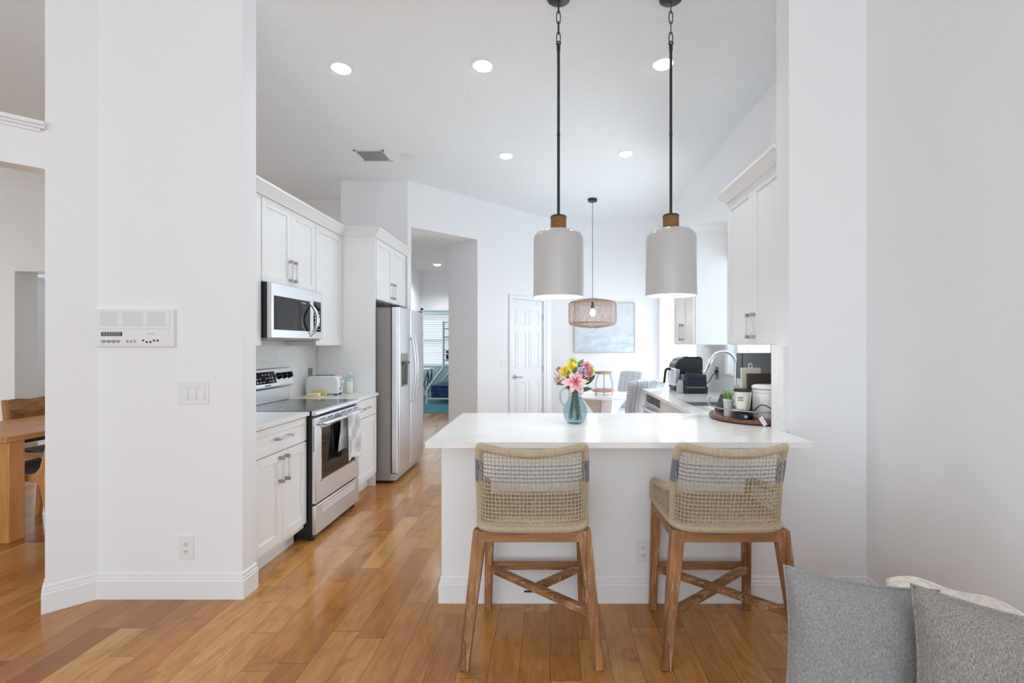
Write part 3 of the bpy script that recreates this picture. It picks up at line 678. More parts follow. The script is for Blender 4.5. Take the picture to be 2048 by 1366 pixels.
# woven lamp over the nook table
cx, cy = 0.573, 6.40
t = thing('woven_pendant', 'woven rattan drum lamp with a bare glowing bulb over the breakfast table', 'pendant light', (cx, cy, CEIL))
MB().lathe([(0.0, CEIL), (0.062, CEIL), (0.062, CEIL - 0.03), (0.055, CEIL - 0.036), (0.0, CEIL - 0.036)], (cx, cy, 0), 28).build('canopy', 'black_metal', t)
MB().cyl((cx, cy, 1.95), (cx, cy, CEIL - 0.03), 0.0035, 8).build('cord', 'black_metal', t)
MB().lathe([(0.0, 1.97), (0.016, 1.965), (0.02, 1.92), (0.026, 1.90), (0.02, 1.868), (0.0, 1.866)], (cx, cy, 0), 16).build('bulb_socket', 'black_metal', t)
MB().lathe([(0.0, 1.872), (0.02, 1.868), (0.028, 1.845), (0.036, 1.815), (0.033, 1.79), (0.018, 1.77), (0.0, 1.766)], (cx, cy, 0), 20).build('bulb', 'bulb_glow', t)
mb = MB()
OUT = [(0.065, 2.000), (0.18, 1.985), (0.29, 1.960), (0.318, 1.935), (0.322, 1.80), (0.318, 1.675), (0.29, 1.645), (0.18, 1.622), (0.065, 1.608)]
INN = [(0.065, 1.985), (0.20, 1.965), (0.252, 1.94), (0.258, 1.80), (0.252, 1.67), (0.20, 1.64), (0.065, 1.620)]
def prof_at(P, s):
    L = [0]
    for i in range(1, len(P)): L.append(L[-1] + math.hypot(P[i][0] - P[i - 1][0], P[i][1] - P[i - 1][1]))
    d_ = s * L[-1]
    for i in range(1, len(P)):
        if d_ <= L[i] or i == len(P) - 1:
            f = (d_ - L[i - 1]) / (L[i] - L[i - 1]); return (P[i - 1][0] + f * (P[i][0] - P[i - 1][0]), P[i - 1][1] + f * (P[i][1] - P[i - 1][1]))
for P, cnt, tw in ((OUT, 60, 0.5), (INN, 48, 0.45)):
    for k_ in range(cnt):
        for sg in (1, -1):
            pts = []
            ph = random.uniform(-0.03, 0.03)
            for q in range(25):
                r_, z_ = prof_at(P, q / 24); a = 2 * PI * k_ / cnt + ph + sg * tw * (q / 24 - 0.5) * 2
                r_ += 0.003 * math.sin(q * PI + k_)
                pts.append((cx + r_ * math.cos(a), cy + r_ * math.sin(a), z_))
            mb.tube(pts, 0.0017, 4)
for z_, r_ in ((1.935, 0.318), (1.675, 0.318), (2.0, 0.065), (1.608, 0.065), (1.94, 0.252), (1.67, 0.252)):
    mb.tube([(cx + r_ * math.cos(2 * PI * q / 48), cy + r_ * math.sin(2 * PI * q / 48), z_) for q in range(48)], 0.004, 6, closed=True)
for a in range(3): mb.tube([(cx, cy, 1.975), (cx + 0.065 * math.cos(a * 2.1), cy + 0.065 * math.sin(a * 2.1), 2.0)], 0.003, 5)
mb.build('lamp_shade', 'rattan', t)
d_ = bpy.data.lights.new('lamp_glow', 'POINT'); d_.energy = 7.0; d_.shadow_soft_size = 0.03; d_.color = (1, 0.95, 0.88)
o = bpy.data.objects.new('lamp_glow', d_); COL.objects.link(o); o.parent = t; o.location = (0, 0, 1.74 - CEIL)
#@@PART2
# ---------------------------------------------------------------- cabinets
def shaker(mb, fr, u0, u1, v0, v1, tk=0.02, st=0.058):
    mb.box(u0, u1, v0, v1, 0, tk - 0.009, fr=fr)
    mb.box(u0, u0 + st, v0, v1, tk - 0.009, tk, fr=fr); mb.box(u1 - st, u1, v0, v1, tk - 0.009, tk, fr=fr)
    mb.box(u0 + st, u1 - st, v0, v0 + st, tk - 0.009, tk, fr=fr); mb.box(u0 + st, u1 - st, v1 - st, v1, tk - 0.009, tk, fr=fr)
def pull(fr, u, v, vertical, n0, parent, L=0.145):
    mb = MB(); h = L / 2
    for s_ in (-1, 1):
        if vertical: mb.box(u - 0.008, u + 0.008, v + s_ * h - 0.011, v + s_ * h + 0.011, n0, n0 + 0.032, 0, fr)
        else: mb.box(u + s_ * h - 0.011, u + s_ * h + 0.011, v - 0.008, v + 0.008, n0, n0 + 0.032, 0, fr)
    if vertical: mb.box(u - 0.006, u + 0.006, v - h, v + h, n0 + 0.019, n0 + 0.031, 1, fr)
    else: mb.box(u - h, u + h, v - 0.006, v + 0.006, n0 + 0.019, n0 + 0.031, 1, fr)
    mb.build('handle', ['nickel', 'acrylic'], parent, bevel=0.001)['label'] = 'clear acrylic bar pull with nickel posts'
def add_door(t, fr, u0, u1, v0, v1, hu=None, hv=None, name='door', vertical=True, st=0.058, mat_='cabinet_white'):
    mb = MB(); shaker(mb, fr, u0, u1, v0, v1, st=st)
    d_ = mb.build(name, mat_, t, bevel=0.0012)
    if hu is not None: pull(fr, hu, hv, vertical, 0.02, d_)
    return d_
LF = lambda x: Fr((x, 0, 0), (0, 1, 0), (0, 0, 1), (1, 0, 0))      # left run, faces +X
RF = lambda x: Fr((x, 0, 0), (0, 1, 0), (0, 0, 1), (-1, 0, 0))     # right run, faces -X

def base_left(y0, y1, label, split):
    t = thing('base_cabinet', label, 'cabinet', (-2.0, (y0 + y1) / 2, 0), 0, 'base cabinets beside the range')
    MB().box(-2.28, -1.722, y0, y1, 0.105, 0.886).build('body', 'cabinet_white', t)
    MB().box(-2.26, -1.79, y0, y1, 0.0, 0.105).build('toe_kick', 'cabinet_white', t)
    fr = LF(-1.72); g = 0.003
    add_door(t, fr, y0 + g, y1 - g, 0.716, 0.878, (y0 + y1) / 2, 0.797, 'drawer', False, 0.04)
    if split:
        m_ = (y0 + y1) / 2
        add_door(t, fr, y0 + g, m_ - 0.0015, 0.14, 0.708, m_ - 0.032, 0.60)
        add_door(t, fr, m_ + 0.0015, y1 - g, 0.14, 0.708, m_ + 0.032, 0.60)
    else: add_door(t, fr, y0 + g, y1 - g, 0.14, 0.708)
base_left(2.717, 3.318, 'white shaker base cabinet with two doors, between left column and range', True)
base_left(4.10, 4.655, 'white shaker base cabinet with one door, between range and refrigerator', False)
def slab(name, boxes, label):
    mb = MB()
    for b in boxes: mb.box(*b)
    return tag(mb.build(name, 'quartz', bevel=0.002), label, 'countertop')
slab('countertop', [(-2.287, -1.68, 2.716, 3.322, 0.887, 0.915)], 'white quartz countertop piece nearest the column, before the range')
slab('countertop', [(-2.287, -1.68, 4.096, 4.658, 0.887, 0.915)], 'white quartz countertop piece holding the white toaster')
mb = MB()
mb.prism([(-0.60, 2.282), (1.268, 2.282), (1.268, 2.552), (1.254, 2.552), (1.254, 2.70), (1.667, 2.70), (1.667, 3.88), (1.50, 3.88), (1.50, 3.64), (1.10, 3.64), (1.10, 3.88), (0.98, 3.88), (0.98, 3.259), (-0.60, 3.259)], 0.887, 0.915)
mb.prism([(0.98, 3.88), (1.10, 3.88), (1.10, 4.13), (1.50, 4.13), (1.50, 3.88), (1.667, 3.88), (1.667, 5.08), (0.98, 5.08)], 0.887, 0.915)
tag(mb.build('countertop', 'quartz', smooth=0), 'long white quartz countertop wrapping from the peninsula along the sink wall', 'countertop')
def upper(face, out, y0, y1, z0, z1, label, doors, handles, xb, back, gapz=0.003):
    t = thing('wall_cabinet', label, 'cabinet', ((face + back) / 2, (y0 + y1) / 2, z0), 0, None)
    fr = (LF if out > 0 else RF)(face - out * 0.02)
    x0, x1 = sorted((back, face - out * 0.022))
    MB().box(x0, x1, y0, y1, z0, z1).build('body', 'cabinet_white', t, bevel=0.001)
    for (a, b), h in zip(doors, handles): add_door(t, fr, a + 0.0015, b - 0.0015, z0 + gapz, z1 - gapz, h, z0 + 0.125 if h else None)
    return t
upper(-2.035, 1, 2.717, 3.350, 1.375, 2.44, 'white shaker wall cabinet at the left end, next to the column', [(2.72, 3.035), (3.035, 3.347)], [None, None], 0, -2.286)
upper(-2.035, 1, 3.353, 4.124, 1.832, 2.44, 'white shaker two-door wall cabinet above the microwave', [(3.355, 3.742), (3.742, 4.122)], [3.71, 3.774], 0, -2.286)
upper(-2.035, 1, 4.127, 4.657, 1.375, 2.44, 'tall white single-door wall cabinet right of the microwave', [(4.129, 4.655)], [None], 0, -2.286)
upper(-1.718, 1, 4.70, 5.635, 1.832, 2.44, 'white shaker two-door cabinet above the refrigerator', [(4.703, 5.165), (5.165, 5.632)], [5.125, 5.205], 0, -2.28)
tag(MB().box(-2.286, -1.718, 4.660, 4.684, 0.0, 2.44).build('refrigerator_surround', 'cabinet_white', bevel=0.001), 'tall flat white board standing upright left of the refrigerator', 'cabinet side')
upper(1.337, -1, 2.70, 3.585, 1.383, 2.44, 'white two-door wall cabinet nearest the peninsula on the right wall', [(2.702, 3.14), (3.14, 3.583)], [3.10, 3.18], 0, 1.665)
upper(1.345, -1, 4.462, 5.168, 1.383, 2.44, 'white wall cabinet beyond the sink window, behind the right pendant', [(4.464, 4.815), (4.815, 5.166)], [4.78, 4.85], 0, 1.665)
# cabinets under the peninsula and the sink run
t = thing('base_cabinet', 'white base cabinet behind the peninsula knee wall', 'cabinet', (0.2, 2.95, 0))
MB().box(-0.575, 0.985, 2.665, 3.20, 0.105, 0.886).build('body', 'cabinet_white', t)
MB().box(-0.56, 0.985, 2.665, 3.13, 0, 0.105).build('toe_kick', 'cabinet_white', t)
fr = Fr((0, 3.20, 0), (1, 0, 0), (0, 0, 1), (0, 1, 0))
for a, b in ((-0.57, -0.06), (-0.06, 0.45), (0.45, 0.96)): add_door(t, fr, a + 0.002, b - 0.002, 0.14, 0.88, b - 0.04, 0.78)
t = thing('sink_cabinet', 'white sink base cabinet on the right beside the dishwasher', 'cabinet', (1.3, 3.8, 0))
MB().box(1.022, 1.66, 3.265, 4.33, 0.105, 0.66).box(1.022, 1.085, 3.265, 4.33, 0.66, 0.886).box(1.56, 1.66, 3.265, 4.33, 0.66, 0.886).box(1.085, 1.56, 4.15, 4.33, 0.66, 0.886).build('body', 'cabinet_white', t)
MB().box(1.09, 1.66, 3.265, 4.33, 0, 0.105).build('toe_kick', 'cabinet_white', t)
fr = RF(1.022)
add_door(t, fr, 3.27, 3.80, 0.14, 0.70, 3.77, 0.60); add_door(t, fr, 3.80, 4.325, 0.14, 0.70, 3.83, 0.60)
add_door(t, fr, 3.27, 4.325, 0.712, 0.876, name='drawer', st=0.04)
tag(MB().box(1.0, 1.66, 4.955, 5.06, 0, 0.886).build('dishwasher_surround', 'cabinet_white', bevel=0.002), 'white upright board closing the counter end beyond the dishwasher', 'cabinet side')
t = thing('dishwasher', 'stainless dishwasher at the end of the sink run near the striped chair', 'dishwasher', (1.3, 4.64, 0))
MB().box(1.04, 1.64, 4.345, 4.945, 0.02, 0.88).build('body', 'black_plastic', t)
MB().box(1.0, 1.036, 4.35, 4.94, 0.12, 0.80).build('door', 'steel', t, bevel=0.004)
MB().box(1.005, 1.036, 4.35, 4.94, 0.805, 0.875).build('control_panel', 'black_gloss', t, bevel=0.003)
mb = MB(); mb.tube(catmull([(1.0, 4.40, 0.745), (0.955, 4.43, 0.745), (0.945, 4.645, 0.745), (0.955, 4.86, 0.745), (1.0, 4.89, 0.745)], 6), 0.016, 12); mb.build('handle', 'steel', t)
t = thing('sink', 'stainless undermount kitchen sink set in the right countertop', 'sink', (1.3, 3.88, 0.68))
mb = MB()
mb.box(1.10, 1.104, 3.64, 4.13, 0.68, 0.887); mb.box(1.496, 1.50, 3.64, 4.13, 0.68, 0.887); mb.box(1.104, 1.496, 3.64, 3.644, 0.68, 0.887); mb.box(1.104, 1.496, 4.126, 4.13, 0.68, 0.887); mb.box(1.10, 1.50, 3.64, 4.13, 0.676, 0.68)
mb.build('basin', 'sink_steel', t, bevel=0.002)
MB().lathe([(0.0, 0.682), (0.02, 0.683), (0.04, 0.684), (0.044, 0.680)], (1.3, 3.9, 0), 20).build('drain', 'chrome', t)
t = thing('faucet', 'chrome gooseneck pull-down faucet arching over the sink', 'faucet', (1.545, 3.95, 0.915))
MB().lathe([(0.0, 0.915), (0.03, 0.915), (0.03, 0.925), (0.024, 0.935), (0.022, 1.02), (0.016, 1.03), (0.0, 1.03)], (1.545, 3.95, 0), 24).build('base', 'chrome', t)
arc = [(1.545, 3.95, 1.02), (1.545, 3.95, 1.20)] + [(1.44 + 0.105 * math.cos(a), 3.95, 1.225 + 0.100 * math.sin(a)) for a in [PI * q / 16 for q in range(15)]]
MB().tube(arc, 0.0135, 12).build('spout', 'chrome', t)
e = Vector(arc[-1]); dv = (Vector(arc[-1]) - Vector(arc[-2])).normalized()
MB().tube([e, e + dv * 0.01, e + dv * 0.03, e + dv * 0.11, e + dv * 0.13], [0.014, 0.017, 0.018, 0.023, 0.020], 14).build('spray_head', 'chrome', t)
MB().box(-0.004, 0.004, -0.02, 0.02, 0, 0.004, fr=Fr(e + dv * 0.065 + Vector((0.0, -0.021, 0)), (1, 0, 0), tuple(dv), (0, -1, 0))).build('spray_button', 'black_plastic', t)
MB().tube([(1.58, 3.95, 0.99), (1.61, 3.93, 1.00), (1.635, 3.90, 1.05)], [0.009, 0.007, 0.006], 10).build('lever', 'chrome', t)

# ---------------------------------------------------------------- range
t = thing('range', 'stainless freestanding electric range between the left base cabinets', 'range', (-1.95, 3.71, 0))
MB().box(-2.28, -1.674, 3.334, 4.086, 0.03, 0.898).build('body', 'black_plastic', t, bevel=0.003)
MB().box(-2.23, -1.668, 3.330, 4.090, 0.899, 0.917).build('cooktop', 'black_gloss', t, bevel=0.003)
for x, y, r_ in ((-1.83, 3.53, 0.11), (-1.83, 3.88, 0.085), (-2.08, 3.53, 0.075), (-2.08, 3.88, 0.10)):
    MB().lathe([(r_, 0.9173), (r_ + 0.0015, 0.9175), (r_ + 0.003, 0.9173)], (x, y, 0), 40).build('burner_ring', 'grey_mark', t)
MB().prism([(-1.672, 0.884), (-1.645, 0.884), (-1.638, 0.892), (-1.640, 0.908), (-1.648, 0.917), (-1.672, 0.917)], 3.330, 4.090, fr=Fr((0, 0, 0), (1, 0, 0), (0, 0, 1), (0, 1, 0))).build('front_trim', 'steel', t, bevel=0.002)
d_ = MB().box(-1.672, -1.644, 3.334, 4.086, 0.262, 0.868).build('oven_door', 'steel', t, bevel=0.004)
MB().box(-1.6441, -1.6425, 3.42, 4.00, 0.415, 0.785).build('oven_window', 'black_gloss', d_, bevel=0.001)
mb = MB(); mb.box(-1.6439, -1.6432, 3.408, 4.012, 0.785, 0.797); mb.box(-1.6439, -1.6432, 3.408, 4.012, 0.403, 0.415); mb.box(-1.6439, -1.6432, 3.408, 3.42, 0.403, 0.797); mb.box(-1.6439, -1.6432, 4.0, 4.012, 0.403, 0.797)
mb.build('window_frame', 'chrome', d_)
mb = MB()
for i in range(6):
    y = 3.40 + i * 0.115; mb.box(-1.6441, -1.6430, y, y + 0.075, 0.846, 0.852)
for i in range(14): mb.box(-1.664, -1.655, 3.3332, 3.3345, 0.80 - i * 0.013, 0.806 - i * 0.013)
mb.build('vent_slots', 'dark_slot', d_)
mb = MB(); mb.tube(catmull([(-1.644, 3.375, 0.825), (-1.61, 3.372, 0.825), (-1.598, 3.385, 0.825), (-1.592, 3.55, 0.825), (-1.590, 3.71, 0.825), (-1.592, 3.87, 0.825), (-1.598, 4.035, 0.825), (-1.61, 4.048, 0.825), (-1.644, 4.045, 0.825)], 4), 0.0145, 12); mb.build('handle', 'steel', d_)
MB().box(-1.676, -1.672, 3.332, 4.088, 0.02, 0.88).build('door_gasket', 'black_plastic', t)
d_ = MB().box(-1.672, -1.645, 3.334, 4.086, 0.045, 0.250).build('storage_drawer', 'steel', t, bevel=0.004)
mb = MB(); mb.prism([(-1.6455, 0.218), (-1.6415, 0.218), (-1.6415, 0.214), (-1.6445, 0.196), (-1.6415, 0.178), (-1.6415, 0.174), (-1.6455, 0.174)], 3.43, 3.99, fr=Fr((0, 0, 0), (1, 0, 0), (0, 0, 1), (0, 1, 0)))
mb.build('drawer_grip', 'satin_light', d_)
for y in (3.37, 4.05): MB().cyl((-1.69, y, 0), (-1.69, y, 0.035), 0.02, 12).build('foot', 'black_plastic', t)
for y in (3.37, 4.05): MB().cyl((-2.22, y, 0), (-2.22, y, 0.035), 0.02, 12).build('foot', 'black_plastic', t)
XZ = Fr((0, 0, 0), (1, 0, 0), (0, 0, 1), (0, 1, 0))
b_ = MB().prism([(-2.285, 0.917), (-2.238, 0.917), (-2.232, 1.03), (-2.206, 1.045), (-2.203, 1.065), (-2.235, 1.185), (-2.245, 1.193), (-2.285, 1.193)], 3.332, 4.088, fr=XZ).build('backguard', 'steel', t, bevel=0.003)
PN = Fr((-2.203, 0, 1.065), (0, 1, 0), Vector((-0.032, 0, 0.12)).normalized(), Vector((0.12, 0, 0.032)).normalized())
MB().box(3.56, 3.835, 0.012, 0.108, 0.0, 0.003, fr=PN).build('display', 'black_gloss', b_, bevel=0.001)
mb = MB()
for i in range(6):
    for j in range(3):
        if (i + j) % 4 != 3: mb.box(3.58 + i * 0.04, 3.598 + i * 0.04, 0.025 + j * 0.028, 0.031 + j * 0.028, 0.003, 0.0036, fr=PN)
mb.build('display_marks', 'white_mark', b_)
for y in (3.39, 3.465, 3.88, 3.955, 4.03):
    k_ = MB().lathe([(0.0, 0.03), (0.02, 0.03), (0.024, 0.024), (0.027, 0.006), (0.030, 0.0), (0.0, 0.0)], PN.p(y, 0.065, 0.0), 24, axis=PN.N).build('knob', 'black_gloss', b_)
    MB().box(y - 0.004, y + 0.004, 0.043, 0.087, 0.03, 0.036, fr=PN).build('knob_grip', 'black_plastic', k_)
text('badge', 'FRIGIDAIRE', 0.016, basis(PN.p(3.71, -0.004, 0.001), (0, 1, 0), PN.V), 'dark_slot', b_)

# towel over the oven handle
t = thing('dish_towel', 'white dish towel with dark starburst print hanging on the oven handle', 'towel', (-1.59, 3.80, 0.84))
def towel(sx, zb, y0, y1, back=False):
    def fn(u, v):
        y = y0 + (y1 - y0) * u; z = 0.842 - (0.842 - zb) * v
        off = 0.010 + 0.010 * math.sin(u * 7 + v * 1.5) * v + 0.006 * v
        if v < 0.06: off = 0.016 * math.sqrt(max(0.0, 1 - ((0.06 - v) / 0.06) ** 2))
        y += 0.012 * v * (u - 0.5) + 0.006 * math.sin(v * 5)
        return (-1.592 + sx * (off + 0.006), y, z + (0.01 * math.sin(u * 5) * v))
    return fn
mb = MB(); mb.grid(towel(1, 0.475, 3.70, 3.93), 18, 30); mb.build('front_fold', 'burst_towel', t, solid=0.003, smooth=80)
mb = MB(); mb.grid(towel(-1, 0.56, 3.655, 3.90), 18, 24); mb.build('back_fold', 'burst_towel', t, solid=0.003, smooth=80)

# ---------------------------------------------------------------- microwave
t = thing('microwave', 'stainless over-the-range microwave below the two-door cabinet', 'microwave', (-2.12, 3.74, 1.42))
MB().box(-2.28, -2.004, 3.356, 4.122, 1.432, 1.828).build('body', 'black_plastic', t, bevel=0.002)
MB().box(-2.27, -2.0, 3.36, 4.118, 1.418, 1.432).build('underside', 'grey_side', t)
for y in (3.45, 3.90): MB().box(-2.20, -2.08, y, y + 0.14, 1.4165, 1.4185).build('grease_filter', 'dark_slot', t)
d_ = MB().box(-2.002, -1.970, 3.356, 3.944, 1.432, 1.828).build('door', 'steel', t, bevel=0.004)
MB().box(-1.9702, -1.968, 3.39, 3.90, 1.492, 1.737).build('door_window', 'black_gloss', d_, bevel=0.001)
text('badge', 'FRIGIDAIRE', 0.014, basis((-1.9672, 3.79, 1.715), (0, 1, 0), (0, 0, 1)), 'white_mark', d_)
mb = MB()
pts = [(-1.972 + 0.062 * math.sin(PI * q / 16) ** 0.8, 3.905, 1.452 + 0.268 * q / 16) for q in range(17)]
mb.tube(pts, [0.009 + 0.007 * math.sin(PI * q / 16) for q in range(17)], 12); mb.build('handle', 'chrome', d_)
MB().box(-2.002, -1.972, 3.947, 4.122, 1.432, 1.828).build('control_panel', 'steel', t, bevel=0.004)
MB().box(-1.9722, -1.970, 3.962, 4.085, 1.492, 1.745).build('keypad', 'black_gloss', t, bevel=0.001)
mb = MB()
for i in range(3):
    for j in range(6): mb.box(-1.9701, -1.9696, 3.975 + i * 0.038, 3.993 + i * 0.038, 1.51 + j * 0.03, 1.516 + j * 0.03)
mb.build('keypad_marks', 'white_mark', t)

# ---------------------------------------------------------------- refrigerator
t = thing('refrigerator', 'stainless side-by-side refrigerator with ice dispenser', 'refrigerator', (-1.9, 5.17, 0))
MB().box(-2.28, -1.585, 4.722, 5.628, 0.03, 1.752).build('body', 'grey_side', t, bevel=0.004)
def fdoor(y0, y1):
    r_ = 0.022; pl = [(-1.572, y0), (-1.572, y1)]
    pl = [(-1.572, y0)] + [(-1.502 - r_ + r_ * math.sin(a), y0 + r_ - r_ * math.cos(a)) for a in [PI / 2 * q / 5 for q in range(6)]] + [(-1.502 - r_ + r_ * math.cos(a), y1 - r_ + r_ * math.sin(a)) for a in [PI / 2 * q / 5 for q in range(6)]] + [(-1.572, y1)]
    return MB().prism(pl, 0.105, 1.758)
fz = fdoor(4.724, 5.112).build('freezer_door', 'steel_upright', t); fz['label'] = 'narrow left door with dispenser'
ff = fdoor(5.120, 5.626).build('fridge_door', 'steel_upright', t)
MB().box(-1.585, -1.572, 4.735, 5.615, 0.11, 1.745).build('door_gasket', 'black_plastic', t)
MB().box(-1.60, -1.535, 4.724, 5.626, 0.028, 0.095).build('toe_grille', 'grey_plastic', t, bevel=0.006)
for y, dn in ((5.078, fz), (5.158, ff)):
    pts = [(-1.503, y, 0.80)] + [(-1.475 + 0.035 * math.sin(PI * q / 14), y, 0.76 + 0.72 * q / 14) for q in range(15)] + [(-1.503, y, 1.44)]
    MB().tube(pts[1:-1], 0.0125, 12).cyl(pts[0], (-1.47, y, 0.79), 0.011, 10).cyl(pts[-1], (-1.47, y, 1.45), 0.011, 10).build('handle', 'steel_upright', dn)
dp = MB().box(-1.503, -1.498, 4.79, 5.01, 0.955, 1.295).build('dispenser', 'grey_side', fz, bevel=0.003)
mb = MB(); mb.box(-1.4985, -1.4965, 4.81, 4.99, 0.975, 1.17); mb.prism([(-1.4985, 1.17), (-1.475, 1.19), (-1.475, 1.205), (-1.4985, 1.215)], 4.805, 4.995, fr=XZ)
mb.build('dispenser_recess', 'black_gloss', fz)
for y in (4.75, 5.60): MB().box(-1.60, -1.51, y - 0.025, y + 0.025, 1.758, 1.775).build('hinge_cover', 'dark_slot', t, bevel=0.004)
for y in (4.77, 5.58):
    MB().cyl((-1.62, y, 0), (-1.62, y, 0.03), 0.02, 12).build('foot', 'black_plastic', t); MB().cyl((-2.2, y, 0), (-2.2, y, 0.03), 0.02, 12).build('foot', 'black_plastic', t)

# ---------------------------------------------------------------- small things on the left counter
t = thing('toaster', 'white two-slot toaster on the counter left of the refrigerator', 'toaster', (-2.11, 4.45, 0.915), 0.10)
LT = lambda mb, nm, mt, **kw: mb.build(nm, mt, t, world=False, **kw)
LT(MB().prism([(-0.135, 0.012), (0.135, 0.012), (0.145, 0.03), (0.148, 0.12), (0.135, 0.165), (0.105, 0.18), (-0.105, 0.18), (-0.135, 0.165), (-0.148, 0.12), (-0.145, 0.03)], -0.075, 0.075, fr=Fr((0, 0, 0), (1, 0, 0), (0, 0, 1), (0, -1, 0))), 'body', 'white_plastic', bevel=0.014)
LT(MB().box(-0.10, 0.10, -0.045, -0.015, 0.178, 0.1815).box(-0.10, 0.10, 0.015, 0.045, 0.178, 0.1815), 'slot', 'dark_slot')
LT(MB().box(0.146, 0.151, -0.008, 0.008, 0.05, 0.15), 'lever_track', 'grey_mark')
LT(MB().box(0.148, 0.172, -0.02, 0.02, 0.118, 0.132), 'lever', 'white_plastic', bevel=0.003)
LT(MB().lathe([(0, 0.012), (0.013, 0.012), (0.014, 0.0)], (0.148, -0.03, 0.06), 14, axis=(1, 0, 0)), 'dial', 'grey_plastic')
for sx in (-0.12, 0.12):
    for sy in (-0.055, 0.055): LT(MB().cyl((sx, sy, 0), (sx, sy, 0.014), 0.012, 10), 'foot', 'black_plastic')
t = thing('butter_dish', 'yellow block on a small white dish in front of the toaster', 'dish', (-2.12, 4.255, 0.915), 0.15)
LT(MB().box(-0.085, 0.085, -0.045, 0.045, 0.0, 0.006), 'dish', 'ceramic_white', bevel=0.003)
LT(MB().box(-0.055, 0.055, -0.025, 0.025, 0.006, 0.034), 'yellow_block', 'butter_yellow', bevel=0.005)
t = thing('wrapped_roll', 'tan wrapped roll resting between yellow block and toaster', 'roll', (-2.10, 4.335, 0.9442), 0.15)
LT(MB().tube([(-0.06, 0, 0), (-0.05, 0, 0), (0.05, 0, 0), (0.06, 0, 0)], [0.02, 0.028, 0.028, 0.02], 14), 'roll', 'wrap_tan')
LT(MB().cyl((-0.064, 0, 0), (-0.058, 0, 0), 0.013, 10), 'end_knot', 'stamen')
t = thing('drink_bottle', 'clear bottle of pale drink with a blue label near the refrigerator panel', 'bottle', (-1.925, 4.56, 0.915))
LT(MB().lathe([(0, 0.002), (0.030, 0.0), (0.034, 0.01), (0.034, 0.10), (0.031, 0.112), (0.034, 0.125), (0.032, 0.15), (0.02, 0.175), (0.014, 0.183), (0.014, 0.192)], (0, 0, 0), 24), 'bottle', 'clear_plastic')
LT(MB().lathe([(0, 0.003), (0.030, 0.003), (0.032, 0.012), (0.032, 0.118), (0.0, 0.118)], (0, 0, 0), 24), 'drink', 'drink_pale')
LT(MB().lathe([(0.0345, 0.118), (0.0350, 0.12), (0.0350, 0.15), (0.033, 0.152)], (0, 0, 0), 24), 'label_band', 'label_blue')
LT(MB().lathe([(0.0155, 0.182), (0.0165, 0.184), (0.0165, 0.20), (0.0, 0.202)], (0, 0, 0), 18), 'cap', 'bottle_cap')

# ---------------------------------------------------------------- wall plates, intercom
def plate(name, label, cat, fr, u, v, w_, h_, kind, mt='white_plastic', slot='pale_grey', group=None):
    t = thing(name, label, cat, fr.p(u, v, 0), 0, group)
    MB().box(u - w_ / 2, u + w_ / 2, v - h_ / 2, v + h_ / 2, 0, 0.006, fr=fr).build('plate', mt, t, bevel=0.002)
    if kind == 'outlet':
        for dv_ in (-0.02, 0.02):
            f_ = MB().box(u - 0.017, u + 0.017, v + dv_ - 0.014, v + dv_ + 0.014, 0.006, 0.0085, fr=fr).build('socket', mt, t, bevel=0.002)
            MB().box(u - 0.008, u - 0.0055, v + dv_ - 0.004, v + dv_ + 0.006, 0.0085, 0.009, fr=fr).box(u + 0.0055, u + 0.008, v + dv_ - 0.004, v + dv_ + 0.006, 0.0085, 0.009, fr=fr).box(u - 0.002, u + 0.002, v + dv_ - 0.011, v + dv_ - 0.007, 0.0085, 0.009, fr=fr).build('slots', 'dark_slot', f_)
    else:
        for i in range(kind):
            uu = u + (i - (kind - 1) / 2) * 0.046
            MB().box(uu - 0.018, uu + 0.018, v - 0.0345, v + 0.0345, 0.0055, 0.0064, fr=fr).build('switch_bezel', slot, t)
            MB().prism([(0, 0.006), (0, 0.012), (0.033, 0.0085), (0.066, 0.0075), (0.066, 0.006)], uu - 0.0165, uu + 0.0165, fr=Fr(fr.p(0, v - 0.033, 0), fr.V, fr.N, fr.U)).build('rocker', mt, t, bevel=0.001)
    return t
CF = Fr((0, 2.593, 0), (1, 0, 0), (0, 0, 1), (0, -1, 0))
plate('light_switch', 'white three-gang light switch on the left column', 'light switch', CF, -1.942, 1.119, 0.166, 0.122, 3)
plate('wall_outlet', 'white outlet low on the left column near the floor', 'outlet', CF, -1.983, 0.278, 0.082, 0.128, 'outlet')
plate('wall_outlet', 'white outlet on the peninsula knee wall behind the right stool', 'outlet', Fr((0, 2.553, 0), (1, 0, 0), (0, 0, 1), (0, -1, 0)), 0.50, 0.277, 0.075, 0.125, 'outlet')
plate('light_switch', 'white two-gang light switch on the wall left of the six-panel door', 'light switch', ANG, 1.49, 1.13, 0.115, 0.12, 2)
plate('wall_outlet', 'grey outlet on the backsplash behind the toaster', 'outlet', LF(-2.288), 4.53, 1.10, 0.075, 0.12, 'outlet', 'plate_grey')
plate('wall_outlet', 'grey outlet on the sink backsplash beside the faucet head', 'outlet', RF(1.668), 4.74, 1.10, 0.085, 0.125, 'outlet', 'plate_grey')

